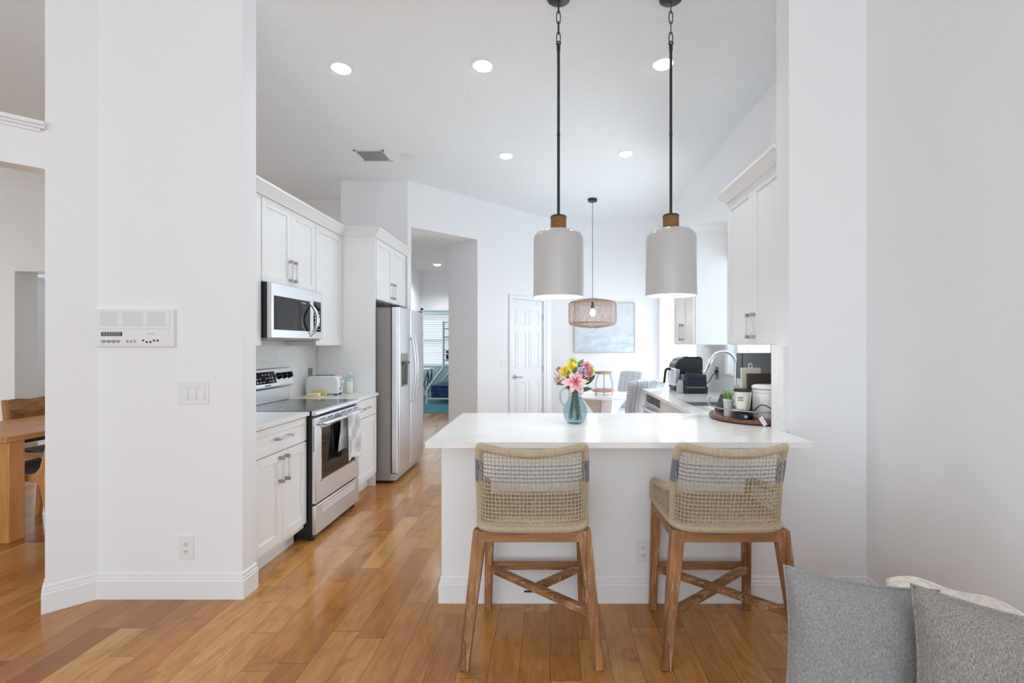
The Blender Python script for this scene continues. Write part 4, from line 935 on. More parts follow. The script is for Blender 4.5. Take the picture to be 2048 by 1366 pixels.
ix0, ix1, iz0, iz1 = -2.462, -2.038, 1.372, 1.575
t = thing('intercom_panel', 'off-white intercom and radio panel mounted on the left column', 'intercom', (-2.25, 2.593, iz0))
MB().box(ix0, ix1, iz0, iz1, 0, 0.022, fr=CF).build('housing', 'white_plastic', t, bevel=0.003)
zs = 1.466
g_ = MB().box(ix0 + 0.006, ix1 - 0.02, zs + 0.004, iz1 - 0.006, 0.022, 0.026, fr=CF).build('speaker_grille', 'white_plastic', t, bevel=0.001)
mb = MB()
for i in range(13):
    z = zs + 0.018 + i * 0.0062
    for a, b in ((0.03, 0.125), (0.15, 0.265), (0.285, 0.385)): mb.box(ix0 + a, ix0 + b, z, z + 0.0022, 0.026, 0.0263, fr=CF)
mb.build('grille_slots', 'pale_grey', g_)
MB().box(ix0 + 0.006, ix1 - 0.02, iz0 + 0.005, zs, 0.022, 0.0245, fr=CF).build('control_plate', 'white_plastic', t, bevel=0.001)
dd = MB().box(ix0 + 0.036, ix0 + 0.148, 1.431, 1.452, 0.0245, 0.026, fr=CF).build('tuning_display', 'dark_slot', t)
mb = MB()
for i in range(14): mb.box(ix0 + 0.042 + i * 0.0072, ix0 + 0.0455 + i * 0.0072, 1.435, 1.438 + 0.006 * (i % 2), 0.026, 0.0263, fr=CF); mb.box(ix0 + 0.042 + i * 0.0072, ix0 + 0.0468 + i * 0.0072, 1.4455, 1.448, 0.026, 0.0263, fr=CF)
mb.build('display_marks', 'white_mark', dd)
for i in range(4): MB().lathe([(0, 0.012), (0.007, 0.012), (0.0085, 0.0)], CF.p(ix0 + 0.050 + i * 0.0265, 1.402, 0.0245), 16, axis=CF.N).build('knob', 'grey_plastic', t)
for i in range(3): MB().box(ix0 + 0.177 + i * 0.02, ix0 + 0.182 + i * 0.02, 1.395, 1.409, 0.0245, 0.032, fr=CF).build('toggle', 'grey_plastic', t)
for i in range(5):
    zc = 1.406 if i in (0, 3, 4) else 1.398
    MB().box(ix0 + 0.262 + i * 0.0195, ix0 + 0.267 + i * 0.0195, zc - 0.004, zc + 0.005, 0.0245, 0.031, fr=CF).build('slide_switch', 'dark_slot', t)
mb = MB()
for a, b in ((0.284, 0.296), (0.299, 0.304), (0.307, 0.322)): mb.box(ix0 + a, ix0 + b, 1.441, 1.444, 0.0245, 0.0248, fr=CF)
mb.build('badge', 'grey_mark', t)
#@@PART3
# ---------------------------------------------------------------- woven bar stools
AZ = [(0, .932), (.06, .934), (.13, .941), (.19, .950), (.232, .949), (.255, .925), (.266, .88), (.276, .82), (.290, .765), (.318, .737), (.38, .722), (.50, .702), (.585, .690), (.622, .672), (.634, .635), (.636, .594)]
def top_z(a):
    a = abs(a)
    for (a0, z0), (a1, z1) in zip(AZ, AZ[1:]):
        if a <= a1: return z0 + (z1 - z0) * (a - a0) / (a1 - a0)
    return AZ[-1][1]
# plan curve of the shell (rear bulge, rounded corners, arms running forward), arc length measured from the rear centre
half = catmull([(0, -.232, 0), (.08, -.230, 0), (.155, -.224, 0), (.205, -.206, 0), (.231, -.165, 0), (.238, -.09, 0), (.243, 0, 0), (.246, .10, 0), (.247, .20, 0)], 8)
hl = [0.0]
for p, q in zip(half, half[1:]): hl.append(hl[-1] + (q - p).length)
HS = hl[-1] / 0.636
def plan(a):
    s_ = 1 if a >= 0 else -1; d_ = min(abs(a) * HS, hl[-1] - 1e-6)
    for i in range(1, len(hl)):
        if d_ <= hl[i]:
            f = (d_ - hl[i - 1]) / (hl[i] - hl[i - 1]); p = half[i - 1].lerp(half[i], f); return s_ * p.x, p.y
def shell(a, z, push=0.0):
    x, y = plan(a); lean = max(0.0, 1 - max(0.0, abs(a) - .22) / .2)
    y -= lean * (0.155 + 0.075 * max(0.0, 1 - (x / .23) ** 2)) * (z - .592)
    n = Vector((x, y + .02, 0)); n = n.normalized() if n.length > 1e-5 else Vector((0, -1, 0))
    return Vector((x, y, z)) + n * push

def stool(x, y, label, half_brace):
    t = thing('bar_stool', label, 'bar stool', (x, y, 0), 0, 'woven bar stools at the peninsula')
    B = lambda mb, nm, mt, **kw: mb.build(nm, mt, t, world=False, **kw)
    # rope wound frame: upper loop and seat loop
    ctrl = [(-a, z) for a, z in reversed(AZ)] + AZ[1:]
    dense = []
    cc = catmull([(a, z, 0) for a, z in ctrl], 10)
    pts = [shell(p.x, p.y) for p in cc]; zs_ = [p.y for p in cc]; as_ = [p.x for p in cc]
    L = [0]
    for p, q in zip(pts, pts[1:]): L.append(L[-1] + (q - p).length)
    step = 0.0031; P2, R2, M2 = [], [], []; j = 1
    for i in range(int(L[-1] / step)):
        d_ = i * step
        while L[j] < d_: j += 1
        f = (d_ - L[j - 1]) / max(1e-9, L[j] - L[j - 1]); P2.append(pts[j - 1].lerp(pts[j], f)); z = zs_[j - 1] + (zs_[j] - zs_[j - 1]) * f
        R2.append(0.0172 + (0.0012 if i % 2 else -0.0010)); M2.append(1 if .785 < z < .888 and abs(as_[j]) < .30 else 0)
    B(MB().tube(P2, R2, 9, mi=M2), 'back_frame', ['cord_tan', 'cord_grey'])
    loop = [shell(-.636 + 1.272 * i / 120, .592) for i in range(121)]
    f0, f1 = loop[-1], loop[0]
    loop += [f0.lerp(f1, i / 30) + Vector((0, .012 * math.sin(PI * i / 30), 0)) for i in range(1, 30)]
    L = [0]; lp = loop + [loop[0]]
    for p, q in zip(lp, lp[1:]): L.append(L[-1] + (q - p).length)
    P2, R2 = [], []; j = 1; n_ = int(L[-1] / 0.0034) // 2 * 2
    for i in range(n_):
        d_ = i * L[-1] / n_
        while L[j] < d_: j += 1
        f = (d_ - L[j - 1]) / max(1e-9, L[j] - L[j - 1]); P2.append(lp[j - 1].lerp(lp[j], f)); R2.append(0.0168 + (0.0012 if i % 2 else -0.0010))
    B(MB().tube(P2, R2, 8, closed=True), 'seat_frame', 'cord_tan')
    # woven lattice
    mb = MB(); r_ = 0.0021; NV = 73; da = 1.25 / (NV - 1)
    rows = [.6125 + .0176 * i for i in range(20)]
    for i in range(NV):
        a = -.625 + da * i; zt = top_z(a) - .006
        if zt < .62: continue
        pp = [shell(a, .592)]
        for q, z in enumerate(rows):
            if z > zt - .01: break
            pp.append(shell(a + random.uniform(-.0016, .0016), z, (r_ * 1.0 if (i + q) % 2 else -r_ * 1.0)))
        pp.append(shell(a, zt))
        mb.tube(pp, r_, 5, mi=0)
    for q, z in enumerate(rows):
        runs = []; cur = []
        for i in range(NV * 2 - 1):
            a = -.625 + da * i / 2
            ok = z < top_z(a) - .004
            if ok:
                w_ = 0 if i % 2 else (-r_ if (i // 2 + q) % 2 else r_)
                cur.append(shell(a, z + random.uniform(-.0007, .0007), w_))
            elif cur: runs.append(cur); cur = []
        if cur: runs.append(cur)
        for c_ in runs:
            if len(c_) > 3: mb.tube(c_, r_, 5, mi=1 if .79 < z < .885 and len(c_) > 40 and len(runs) == 1 and c_[0].x < 0 else (1 if .79 < z < .885 else 0))
    B(mb, 'woven_back', ['cord_tan', 'cord_grey'])
    for sx in (-1, 1):
        q0, q1 = shell(sx * .285, .592), shell(sx * .285, .772); n_ = 60
        B(MB().tube([q0.lerp(q1, i / n_) for i in range(n_ + 1)], [.0150 + (.0012 if i % 2 else -.0010) for i in range(n_ + 1)], 9), 'rear_post', 'cord_tan')
    poly = [(p.x * .95, p.y * .95) for p in [shell(-.636 + 1.272 * i / 40, .592) for i in range(41)]]
    B(MB().prism(poly, .588, .601), 'seat', 'cord_seat')
    mb = MB()
    for i in range(-13, 14): mb.box(i * .0168 - .005, i * .0168 + .005, -.2 + .05 * abs(i / 13) ** 3, .195, .601, .6035)
    B(mb, 'seat_weave', 'cord_tan')
    # timber base
    def pt(px_, py_, pz): return (px_, py_, pz)
    rail = MB()
    rail.frustum((-.222, -.205, .553), (.222, -.205, .553), (.034, .046), (.034, .046), (0, 1, 0))
    B(rail, 'rear_rail', 'stool_wood_across', bevel=0.004)
    B(MB().frustum((-.215, .185, .553), (.215, .185, .553), (.034, .046), (.034, .046), (0, 1, 0)), 'front_rail', 'stool_wood_across', bevel=0.004)
    for sx in (-1, 1): B(MB().frustum((sx * .232, -.19, .553), (sx * .236, .17, .553), (.032, .046), (.032, .046), (1, 0, 0)), 'side_rail', 'stool_wood_up', bevel=0.004)
    for sx in (-1, 1):
        mb = MB().frustum((sx * .226, -.196, .577), (sx * .288, -.245, 0.0), (.058, .054), (.040, .040), (1, 0, 0))
        lg = B(mb, 'leg', 'stool_wood_up', bevel=0.004)
        c_ = Vector((sx * .2645, -.2265, .20)); s_o = Vector((0, -1, 0))
        MB().cyl(c_ + s_o * .020, c_ + s_o * .0235, .0062, 10).build('bolt', 'nickel', lg, world=False)
        mb = MB().frustum((sx * .232, .185, .577), (sx * .245, .215, 0.0), (.046, .044), (.036, .036), (1, 0, 0))
        B(mb, 'leg', 'stool_wood_up', bevel=0.004)
    B(MB().frustum((-.222, .205, .232), (.222, .205, .232), (.024, .036), (.024, .036), (0, 1, 0)), 'front_stretcher', 'stool_wood_across', bevel=0.003)
    B(MB().frustum((-.226, .188, .226), (.252, -.215, .226), (.030, .034), (.030, .034), (0, 0, 1)), 'cross_brace', 'stool_wood_across', bevel=0.003)
    if half_brace:
        B(MB().frustum((.226, .188, .226), (.022, .005, .226), (.030, .034), (.030, .034), (0, 0, 1)), 'cross_brace', 'stool_wood_across', bevel=0.003)
        B(MB().box(-.045, .0, -.012, .0, .2045, .2095), 'bracket', 'black_metal', bevel=0.001)
    else:
        B(MB().frustum((.226, .188, .226), (.014, .012, .226), (.030, .034), (.030, .034), (0, 0, 1)), 'cross_brace', 'stool_wood_across', bevel=0.003)
        B(MB().frustum((.0, -.018, .226), (-.252, -.215, .226), (.030, .034), (.030, .034), (0, 0, 1)), 'cross_brace', 'stool_wood_across', bevel=0.003)
    return t
stool(-0.078, 2.272, 'woven rope bar stool on the left, in front of the peninsula below the vase', True)
stool(0.782, 2.272, 'woven rope bar stool on the right, half hidden by the grey cushion', False)

# ---------------------------------------------------------------- vase and flowers
VX, VY, VZ = 0.150, 2.835, 0.915
t = thing('glass_pitcher', 'blue bubbled glass pitcher standing on the peninsula, filled with flowers', 'vase', (VX, VY, VZ))
VP = [(0.036, 0.0), (0.050, 0.006), (0.064, 0.030), (0.072, 0.062), (0.069, 0.092), (0.056, 0.120), (0.043, 0.140), (0.039, 0.152), (0.039, 0.185), (0.042, 0.212), (0.046, 0.226)]
MB().lathe([(0.0, 0.0)] + VP, (VX, VY, VZ), 40).build('glass_body', 'vase_glass', t, smooth=60)
MB().lathe([(0.0, 0.005)] + [(r_ - 0.004, z + 0.004) for r_, z in VP[1:8]] + [(0.0, 0.157)], (VX, VY, VZ), 32).build('water', 'water', t, smooth=60)
mb = MB()
for i in range(9):
    r_, z_ = prof_at(VP, 0.14 + 0.84 * i / 9); n_ = 22
    for q in range(n_):
        a = 2 * PI * (q + (i % 2) * 0.5) / n_; c_ = Vector((VX + r_ * math.cos(a), VY + r_ * math.sin(a), VZ + z_))
        o_ = Vector((math.cos(a), math.sin(a), 0)) ; e1 = Vector((-math.sin(a), math.cos(a), 0)); e2 = Vector((0, 0, 1)); h = 0.0028
        mb.add([c_ + e1 * h, c_ + e2 * h, c_ - e1 * h, c_ - e2 * h, c_ + o_ * 0.002], [(0, 1, 4), (1, 2, 4), (2, 3, 4), (3, 0, 4)])
mb.build('hobnail_bubbles', 'glass_rim', t, smooth=80)['kind'] = 'stuff'
mb = MB(); mb.tube(catmull([(VX - 0.040, VY - .005, VZ + 0.205), (VX - 0.070, VY - .01, VZ + 0.207), (VX - 0.088, VY - .012, VZ + 0.180), (VX - 0.086, VY - .012, VZ + 0.135), (VX - 0.066, VY - .008, VZ + 0.105)], 6), 0.0065, 10); mb.build('handle', 'vase_glass', t, smooth=60)

def petal(mb, c, d_, n_, L, w_, curl=0.25, mi=0, pw=0.8, cup=0.15):
    c, d_, n_ = Vector(c), Vector(d_).normalized(), Vector(n_); n_ = (n_ - d_ * n_.dot(d_)).normalized(); s_ = d_.cross(n_)
    def fn(u, v):
        wd = w_ * math.sin(PI * min(1, (u * 0.93 + 0.07)) ** pw) * (v - 0.5)
        return c + d_ * (L * u * (1 - 0.15 * u * curl * 2)) + s_ * wd + n_ * (-curl * L * u * u + cup * abs(v - 0.5) * w_ * 2 * (1 - u))
    mb.grid(fn, 8, 5, mi)
HUB = Vector((VX, VY, VZ + 0.20))
flowers_n = 0
def stem(t, head, foot_dx):
    h = Vector(head); mid = Vector((VX + (h.x - VX) * 0.22, VY + (h.y - VY) * 0.22, VZ + 0.22)); ft = Vector((VX + foot_dx, VY - foot_dx * 0.3, VZ + 0.018))
    MB().tube(catmull([h, mid, ft], 6), 0.0026, 6).build('stem', 'stem_green', t)
def axes(f):
    f = Vector(f).normalized(); u = f.orthogonal().normalized(); return f, u, f.cross(u)
def bloom(name, label, cat, head, face, kind, col, col2, R, foot, group=None, n=6, rot=0.0):
    t = thing(name, label, cat, head, 0, group); h = Vector(head); f, u, v = axes(face)
    mb = MB()
    if kind == 'lily':
        for i in range(6):
            a = rot + 2 * PI * i / 6; d_ = u * math.cos(a) + v * math.sin(a)
            petal(mb, h - f * 0.004 * (i % 2), d_ + f * 0.30, f, R * (1.0 if i % 2 else 0.92), R * (0.52 if i % 2 else 0.40), 0.22, 0, 0.75)
        p_ = mb.build('petals', col, t, solid=0.0012, smooth=80)
        mb = MB()
        for i in range(6):
            a = rot + 2 * PI * i / 6; d_ = u * math.cos(a) + v * math.sin(a)
            petal(mb, h + f * 0.0035, d_ + f * 0.34, f, R * 0.48, R * 0.10, 0.12, 0, 0.7)
        mb.build('throat', col2, t, solid=0.0008, smooth=80)
        mb = MB()
        for i in range(6):
            a = rot + 0.4 + 2 * PI * i / 6; d_ = (f * 1.0 + (u * math.cos(a) + v * math.sin(a)) * 0.45).normalized()
            mb.tube([h, h + d_ * R * 0.55], 0.0010, 5); mb.box(-.004, .004, -.0015, .0015, -.0015, .0015, fr=Fr(h + d_ * R * 0.55, u, v, f))
        mb.build('stamens', 'stamen', t)
    elif kind == 'mum':
        for ring in range(5):
            m_ = 8 + ring * 4
            for i in range(m_):
                a = 2 * PI * (i + ring * 0.37) / m_; sp = ring / 4.0
                d_ = f * (1.25 - sp * 1.25) + (u * math.cos(a) + v * math.sin(a)) * (0.22 + sp)
                petal(mb, h, d_, f, R * (0.62 + 0.38 * sp), R * 0.34, 0.05, 0, 0.7)
        mb.build('petals', col, t, solid=0.0008, smooth=80)
    else:  # cluster of small florets
        for i in range(26):
            ph = math.acos(1 - 1.25 * (i + 0.5) / 26); a = i * 2.39996
            d_ = (f * math.cos(ph) + (u * math.cos(a) + v * math.sin(a)) * math.sin(ph)).normalized()
            c_ = h + d_ * R * 0.82; e, g, k_ = axes(d_)
            for q in range(5):
                aa = 2 * PI * q / 5 + i; petal(mb, c_, (g * math.cos(aa) + k_ * math.sin(aa)) + e * 0.5, e, R * 0.27, R * 0.20, 0.1, 0)
            mb.lathe([(0.0, R * 0.12), (R * 0.05, R * 0.09), (R * 0.06, 0.0)], c_, 6, axis=d_, mi=1)
        mb.build('florets', [col, col2], t, solid=0.0006, smooth=80)
    stem(t, h - f * 0.006, foot)
    return t
def fl(dx, dy, dz): return (VX + dx, VY + dy, VZ + dz)
bloom('lily', 'large open pink lily at the front of the bouquet', 'flower', fl(0.000, -0.052, 0.250), (0.05, -1, 0.18), 'lily', 'petal_pink', 'petal_deep', 0.094, 0.02, rot=0.3)
bloom('lily', 'pale white-pink lily on the far left of the bouquet', 'flower', fl(-0.092, -0.015, 0.268), (-0.8, -0.6, -0.25), 'lily', 'petal_white', 'petal_pink', 0.062, -0.03, rot=0.8)
bloom('chrysanthemum', 'yellow chrysanthemum left of the lily', 'flower', fl(-0.058, -0.035, 0.312), (-0.35, -0.9, 0.45), 'mum', 'petal_yellow', 'petal_yellow', 0.040, -0.02, 'yellow chrysanthemums in the pitcher')
bloom('chrysanthemum', 'yellow chrysanthemum above the lily at the bouquet centre', 'flower', fl(-0.022, -0.010, 0.340), (-0.1, -0.8, 0.7), 'mum', 'petal_yellow', 'petal_yellow', 0.040, 0.0, 'yellow chrysanthemums in the pitcher')
bloom('chrysanthemum', 'yellow chrysanthemum on the right rim of the bouquet', 'flower', fl(0.090, 0.020, 0.322), (0.8, -0.5, 0.5), 'mum', 'petal_yellow', 'petal_yellow', 0.040, 0.03, 'yellow chrysanthemums in the pitcher')
bloom('chrysanthemum', 'lime-green chrysanthemum at the top of the bouquet', 'flower', fl(-0.012, 0.030, 0.368), (-0.1, -0.5, 1.0), 'mum', 'petal_lime', 'petal_lime', 0.038, 0.01)
bloom('statice', 'purple cluster flower right above the pink lily', 'flower', fl(0.042, -0.040, 0.322), (0.2, -1, 0.4), 'cluster', 'petal_purple', 'petal_white', 0.034, 0.015)
bloom('alstroemeria', 'rose-pink flower at the upper right of the bouquet', 'flower', fl(0.066, -0.012, 0.345), (0.5, -0.8, 0.6), 'lily', 'petal_rose', 'petal_deep', 0.046, 0.02, rot=0.2)
bloom('alstroemeria', 'rose-pink flower low on the right of the bouquet', 'flower', fl(0.078, -0.035, 0.298), (0.6, -0.8, 0.1), 'lily', 'petal_rose', 'petal_deep', 0.042, 0.03, rot=0.6)
bloom('alstroemeria', 'small faded pink flower at the upper left of the bouquet', 'flower', fl(-0.088, 0.005, 0.322), (-0.8, -0.5, 0.5), 'lily', 'petal_rose', 'petal_white', 0.034, -0.03, rot=0.1)
t = thing('leaf_sprig', 'dark green leaf sprigs between the flowers of the bouquet', 'foliage', fl(0, 0, 0.25))
def sprig_leaf(dx, dy, dz, d_, L, w_, mt):
    mb = MB(); petal(mb, fl(dx, dy, dz), d_, (0.1, -0.8, 0.5), L, w_, 0.12, 0, 0.8); mb.build('leaf', mt, t, solid=0.0008, smooth=80)
for a in [(0.02, 0.0, 0.335, (0.5, -0.2, 0.9), 0.06, 0.03, 'leaf_green'), (0.06, -0.02, 0.235, (0.75, -0.1, 0.75), 0.085, 0.032, 'leaf_dark'), (0.05, -0.03, 0.26, (0.9, -0.3, 0.25), 0.07, 0.03, 'leaf_dark'),
          (-0.035, -0.05, 0.275, (-0.15, -0.2, 0.8), 0.055, 0.026, 'leaf_green'), (-0.06, -0.02, 0.245, (-0.8, -0.3, -0.1), 0.06, 0.03, 'leaf_dark'), (-0.05, 0.0, 0.29, (-0.6, 0, 0.7), 0.06, 0.026, 'leaf_dark'),
          (0.03, 0.03, 0.24, (0.4, 0.5, 0.9), 0.09, 0.03, 'leaf_green'), (-0.03, 0.03, 0.25, (-0.4, 0.5, 0.9), 0.09, 0.03, 'leaf_green'), (-0.07, 0.01, 0.30, (-0.9, 0.1, 0.5), 0.06, 0.028, 'leaf_green'), (0.0, 0.04, 0.345, (0.0, 0.4, 1.0), 0.05, 0.03, 'leaf_green'), (0.07, 0.02, 0.30, (0.9, 0.2, 0.5), 0.06, 0.028, 'leaf_dark'), (-0.005, -0.045, 0.305, (0.2, -0.5, 0.8), 0.045, 0.024, 'leaf_green'), (0.03, -0.05, 0.20, (0.8, -0.4, 0.25), 0.075, 0.03, 'leaf_dark'), (0.0, -0.035, 0.21, (0.5, -0.6, 0.1), 0.05, 0.024, 'leaf_dark'), (-0.02, -0.03, 0.215, (-0.7, -0.5, 0.1), 0.05, 0.024, 'leaf_dark')]: sprig_leaf(*a)
mb = MB()
for i in range(7): mb.tube([fl(-0.02 + 0.007 * i, 0.01 - 0.004 * (i % 3), 0.30), fl(-0.012 + 0.004 * i, 0.005 * (i % 3), 0.18), fl(-0.04 + 0.013 * i, 0.012 * (i % 3) - 0.01, 0.03)], 0.0024, 5)
mb.build('stems', 'stem_green', t)

# ---------------------------------------------------------------- wooden tray on the peninsula and what stands on it
TX, TY, TZ = 1.305, 3.0, 0.945
t = thing('round_tray', 'round dark wooden turntable tray with a metal rail at the right end of the peninsula', 'tray', (TX, TY, 0.915))
MB().lathe([(0.0, 0.0), (0.12, 0.0), (0.12, 0.006), (0.0, 0.006)], (TX, TY, 0.915), 32).build('swivel_base', 'black_metal', t)
MB().lathe([(0.0, 0.006), (0.279, 0.006), (0.285, 0.011), (0.285, 0.025), (0.280, 0.030), (0.0, 0.030)], (TX, TY, 0.915), 72).build('board', 'tray_wood', t)
mb = MB()
pts = [(TX + 0.272 * math.cos(a), TY + 0.272 * math.sin(a), 0.993) for a in [PI * (1.02 + 0.90 * q / 40) for q in range(41)]]
mb.tube(pts, 0.0042, 8)
for q in (0, 20, 40): mb.cyl((pts[q][0], pts[q][1], 0.944), pts[q], 0.0035, 8)
mb.tube(catmull([pts[0], (TX - 0.283, TY + 0.05, 1.0), (TX - 0.276, TY + 0.09, 1.03), (TX - 0.255, TY + 0.10, 1.04)], 5), 0.004, 8)
mb.build('rail', 'nickel', t)
tag(MB().prism([(-0.046, 0), (0.040, 0), (0.040, 0.012), (0.012, 0.100), (0.002, 0.112), (-0.008, 0.106), (-0.046, 0.010)], 0, 0.11, fr=Fr((1.155, 3.20, TZ), (1, 0, 0), (0, 0, 1), (0, -1, 0))).build('smart_speaker', 'speaker_cloth', bevel=0.006), 'dark cloth-covered wedge speaker on the tray left of the potted grass', 'speaker')
def grass_pot(x, y, z, r_, h, gh, label, potmat, n=46, sp=1.0, nm='potted_grass', leaf='grass_green'):
    t = thing(nm, label, 'potted plant', (x, y, z))
    MB().lathe([(0.0, 0.0), (r_ * 0.74, 0.0), (r_ * 0.76, 0.004), (r_ * 0.95, h * 0.9), (r_, h * 0.92), (r_, h), (r_ * 0.9, h), (r_ * 0.86, h * 0.86), (0.0, h * 0.86)], (x, y, z), 24).build('pot', potmat, t)
    mb = MB()
    for i in range(n):
        a = random.uniform(0, 2 * PI); q = random.uniform(0, r_ * 0.7); b = Vector((x + q * math.cos(a), y + q * math.sin(a), z + h * 0.85)); ln = gh * random.uniform(0.6, 1.0); o = Vector((math.cos(a), math.sin(a), 0)) * ln * random.uniform(0.2, 0.75) * sp
        s_ = Vector((-math.sin(a), math.cos(a), 0)) * 0.0028
        m_ = b + o * 0.35 + Vector((0, 0, ln * 0.6)); e = b + o + Vector((0, 0, ln))
        mb.add([b - s_, b + s_, m_ + s_ * 0.8, m_ - s_ * 0.8, e], [(0, 1, 2, 3), (3, 2, 4)])
    mb.build('grass_blades', leaf, t, smooth=0)['kind'] = 'stuff'
    return t
grass_pot(1.098, 2.925, TZ, 0.032, 0.105, 0.085, 'small ribbed grey pot of green grass on the tray beside the steel cup', 'pot_grey')
grass_pot(1.213, 3.06, TZ, 0.034, 0.132, 0.075, 'small clear pot with succulent greens behind the steel blender cup', 'clear_plastic', 40, 0.9, 'potted_succulent')
t = thing('personal_blender', 'pearly blender cup with black rim sitting on its black base', 'blender', (1.150, 2.835, TZ))
MB().lathe([(0.0, 0.0), (0.060, 0.0), (0.063, 0.006), (0.060, 0.030), (0.050, 0.040), (0.0, 0.040)], (1.150, 2.835, TZ), 36).build('motor_base', 'black_gloss', t)
MB().lathe([(0.0, 0.003), (0.008, 0.003), (0.009, 0.0)], (1.143, 2.773, TZ + 0.018), 14, axis=(-0.1, -1, 0.1)).build('power_button', 'blue_lamp', t)
c_ = MB().lathe([(0.0, 0.048), (0.036, 0.048), (0.040, 0.056), (0.0515, 0.160), (0.049, 0.161), (0.0, 0.158)], (1.150, 2.835, TZ), 40).build('cup', 'pearl', t)
MB().lathe([(0.0515, 0.160), (0.0535, 0.161), (0.0535, 0.172), (0.048, 0.173), (0.047, 0.163)], (1.150, 2.835, TZ), 40).build('rim', 'black_plastic', c_)
MB().lathe([(0.040, 0.038), (0.042, 0.042), (0.040, 0.050), (0.036, 0.050)], (1.150, 2.835, TZ), 30).build('collar', 'black_plastic', t)
for k_, (w_, dz) in enumerate((('magic', 0.128), ('bullet', 0.112))):
    r_ = 0.040 + (dz - 0.056) * 0.1106 + 0.0012; a = -PI / 2 - 0.62
    text('lettering', w_, 0.0155, basis((1.150 + r_ * math.cos(a), 2.835 + r_ * math.sin(a), TZ + dz), (-math.sin(a), math.cos(a), 0), (0.0, 0.0, 1)), 'dark_slot', c_)
MB().tube(catmull([(1.205, 2.85, TZ + 0.02), (1.212, 2.80, TZ + 0.06), (1.235, 2.765, TZ + 0.088), (1.275, 2.745, TZ + 0.07), (1.305, 2.735, TZ + 0.03), (1.33, 2.735, TZ + 0.004)], 6), 0.003, 8).build('power_cord', 'black_plastic', t)
t = thing('canister', 'white lidded ceramic canister at the right edge of the tray', 'canister', (1.315, 2.87, TZ))
MB().lathe([(0.0, 0.0), (0.078, 0.0), (0.083, 0.008), (0.085, 0.12), (0.083, 0.150), (0.087, 0.154), (0.087, 0.170), (0.080, 0.172), (0.0, 0.172)], (1.315, 2.87, TZ), 44).build('jar', 'ceramic_white', t)
MB().lathe([(0.086, 0.173), (0.091, 0.177), (0.091, 0.188), (0.080, 0.196), (0.03, 0.200), (0.0, 0.200)], (1.315, 2.87, TZ), 44).build('lid', 'ceramic_white', t)
t = thing('paper_tag', 'small white printed paper tag with black string propped at the tray edge', 'tag', (1.21, 2.722, 0.916))
TG = Fr((1.200, 2.712, 0.9165), Vector((0.75, 0, 0.45)).normalized(), Vector((-0.45, 0.25, 0.75)).normalized(), (0, -1, 0))
TG = Fr((1.232, 2.706, 0.9165), Vector((0.62, 0.0, 0.35)).normalized(), Vector((-0.5, 0.1, 0.85)).normalized(), Vector((0.1, -1, 0.1)).normalized())
MB().box(-0.012, 0.012, 0.008, 0.062, 0, 0.0008, fr=TG).build('card', 'white_plastic', t)
mb = MB()
for i in range(5): mb.box(-0.008, 0.008 - 0.002 * (i % 3), 0.016 + i * 0.008, 0.018 + i * 0.008, 0.0008, 0.001, fr=TG)
mb.build('print_lines', 'grey_mark', t)
MB().tube(catmull([TG.p(0, 0.058, 0.001), TG.p(-0.012, 0.068, 0.004), TG.p(-0.004, 0.082, 0.0), TG.p(0.008, 0.092, -0.004)], 5), 0.0009, 5).build('string', 'black_plastic', t)
def board(name, label, cx_, cy_, z, w_, h, tk, lean, mt, hole):
    t = thing(name, label, 'board', (cx_, cy_, z)); f_ = Fr((cx_, cy_, z), (1, 0, 0), Vector((0, math.sin(lean), math.cos(lean))), Vector((0, -math.cos(lean), math.sin(lean))))
    MB().box(-w_ / 2, w_ / 2, 0, h, 0, tk, fr=f_).build('slab', mt, t, bevel=0.004)
    if hole: MB().tube([f_.p(-0.012 + 0.012 + 0.012 * math.cos(a), h + 0.012 + 0.016 * math.sin(a), tk / 2) for a in [2 * PI * q / 20 for q in range(20)]], 0.004, 8, closed=True).build('hanging_loop', mt, t)
board('cutting_board', 'cream cutting board with a loop handle leaning behind the slate board', 1.345, 3.165, TZ, 0.135, 0.285, 0.014, 0.10, 'board_cream', True)
board('slate_board', 'dark brown slate board leaning behind the white canister', 1.345, 3.03, TZ, 0.175, 0.255, 0.012, 0.08, 'slate_brown', False)
t = thing('coffee_machine', 'black and steel coffee machine in the corner behind the boards', 'coffee machine', (1.48, 3.40, 0.915))
MB().box(1.47, 1.65, 3.34, 3.52, 0.917, 1.16).build('body', 'black_plastic', t, bevel=0.006)
MB().box(1.357, 1.65, 3.34, 3.45, 1.140, 1.325).build('brew_head', 'plate_grey', t, bevel=0.006)
MB().box(1.352, 1.359, 3.342, 3.448, 1.142, 1.322).build('front_panel', 'black_gloss', t, bevel=0.002)
MB().cyl((1.39, 3.395, 1.105), (1.39, 3.395, 1.142), 0.026, 16).cyl((1.39, 3.395, 1.085), (1.39, 3.395, 1.105), 0.012, 12).build('spout', 'chrome', t)
MB().box(1.35, 1.47, 3.35, 3.51, 0.916, 0.935).build('drip_tray', 'black_metal', t, bevel=0.003)
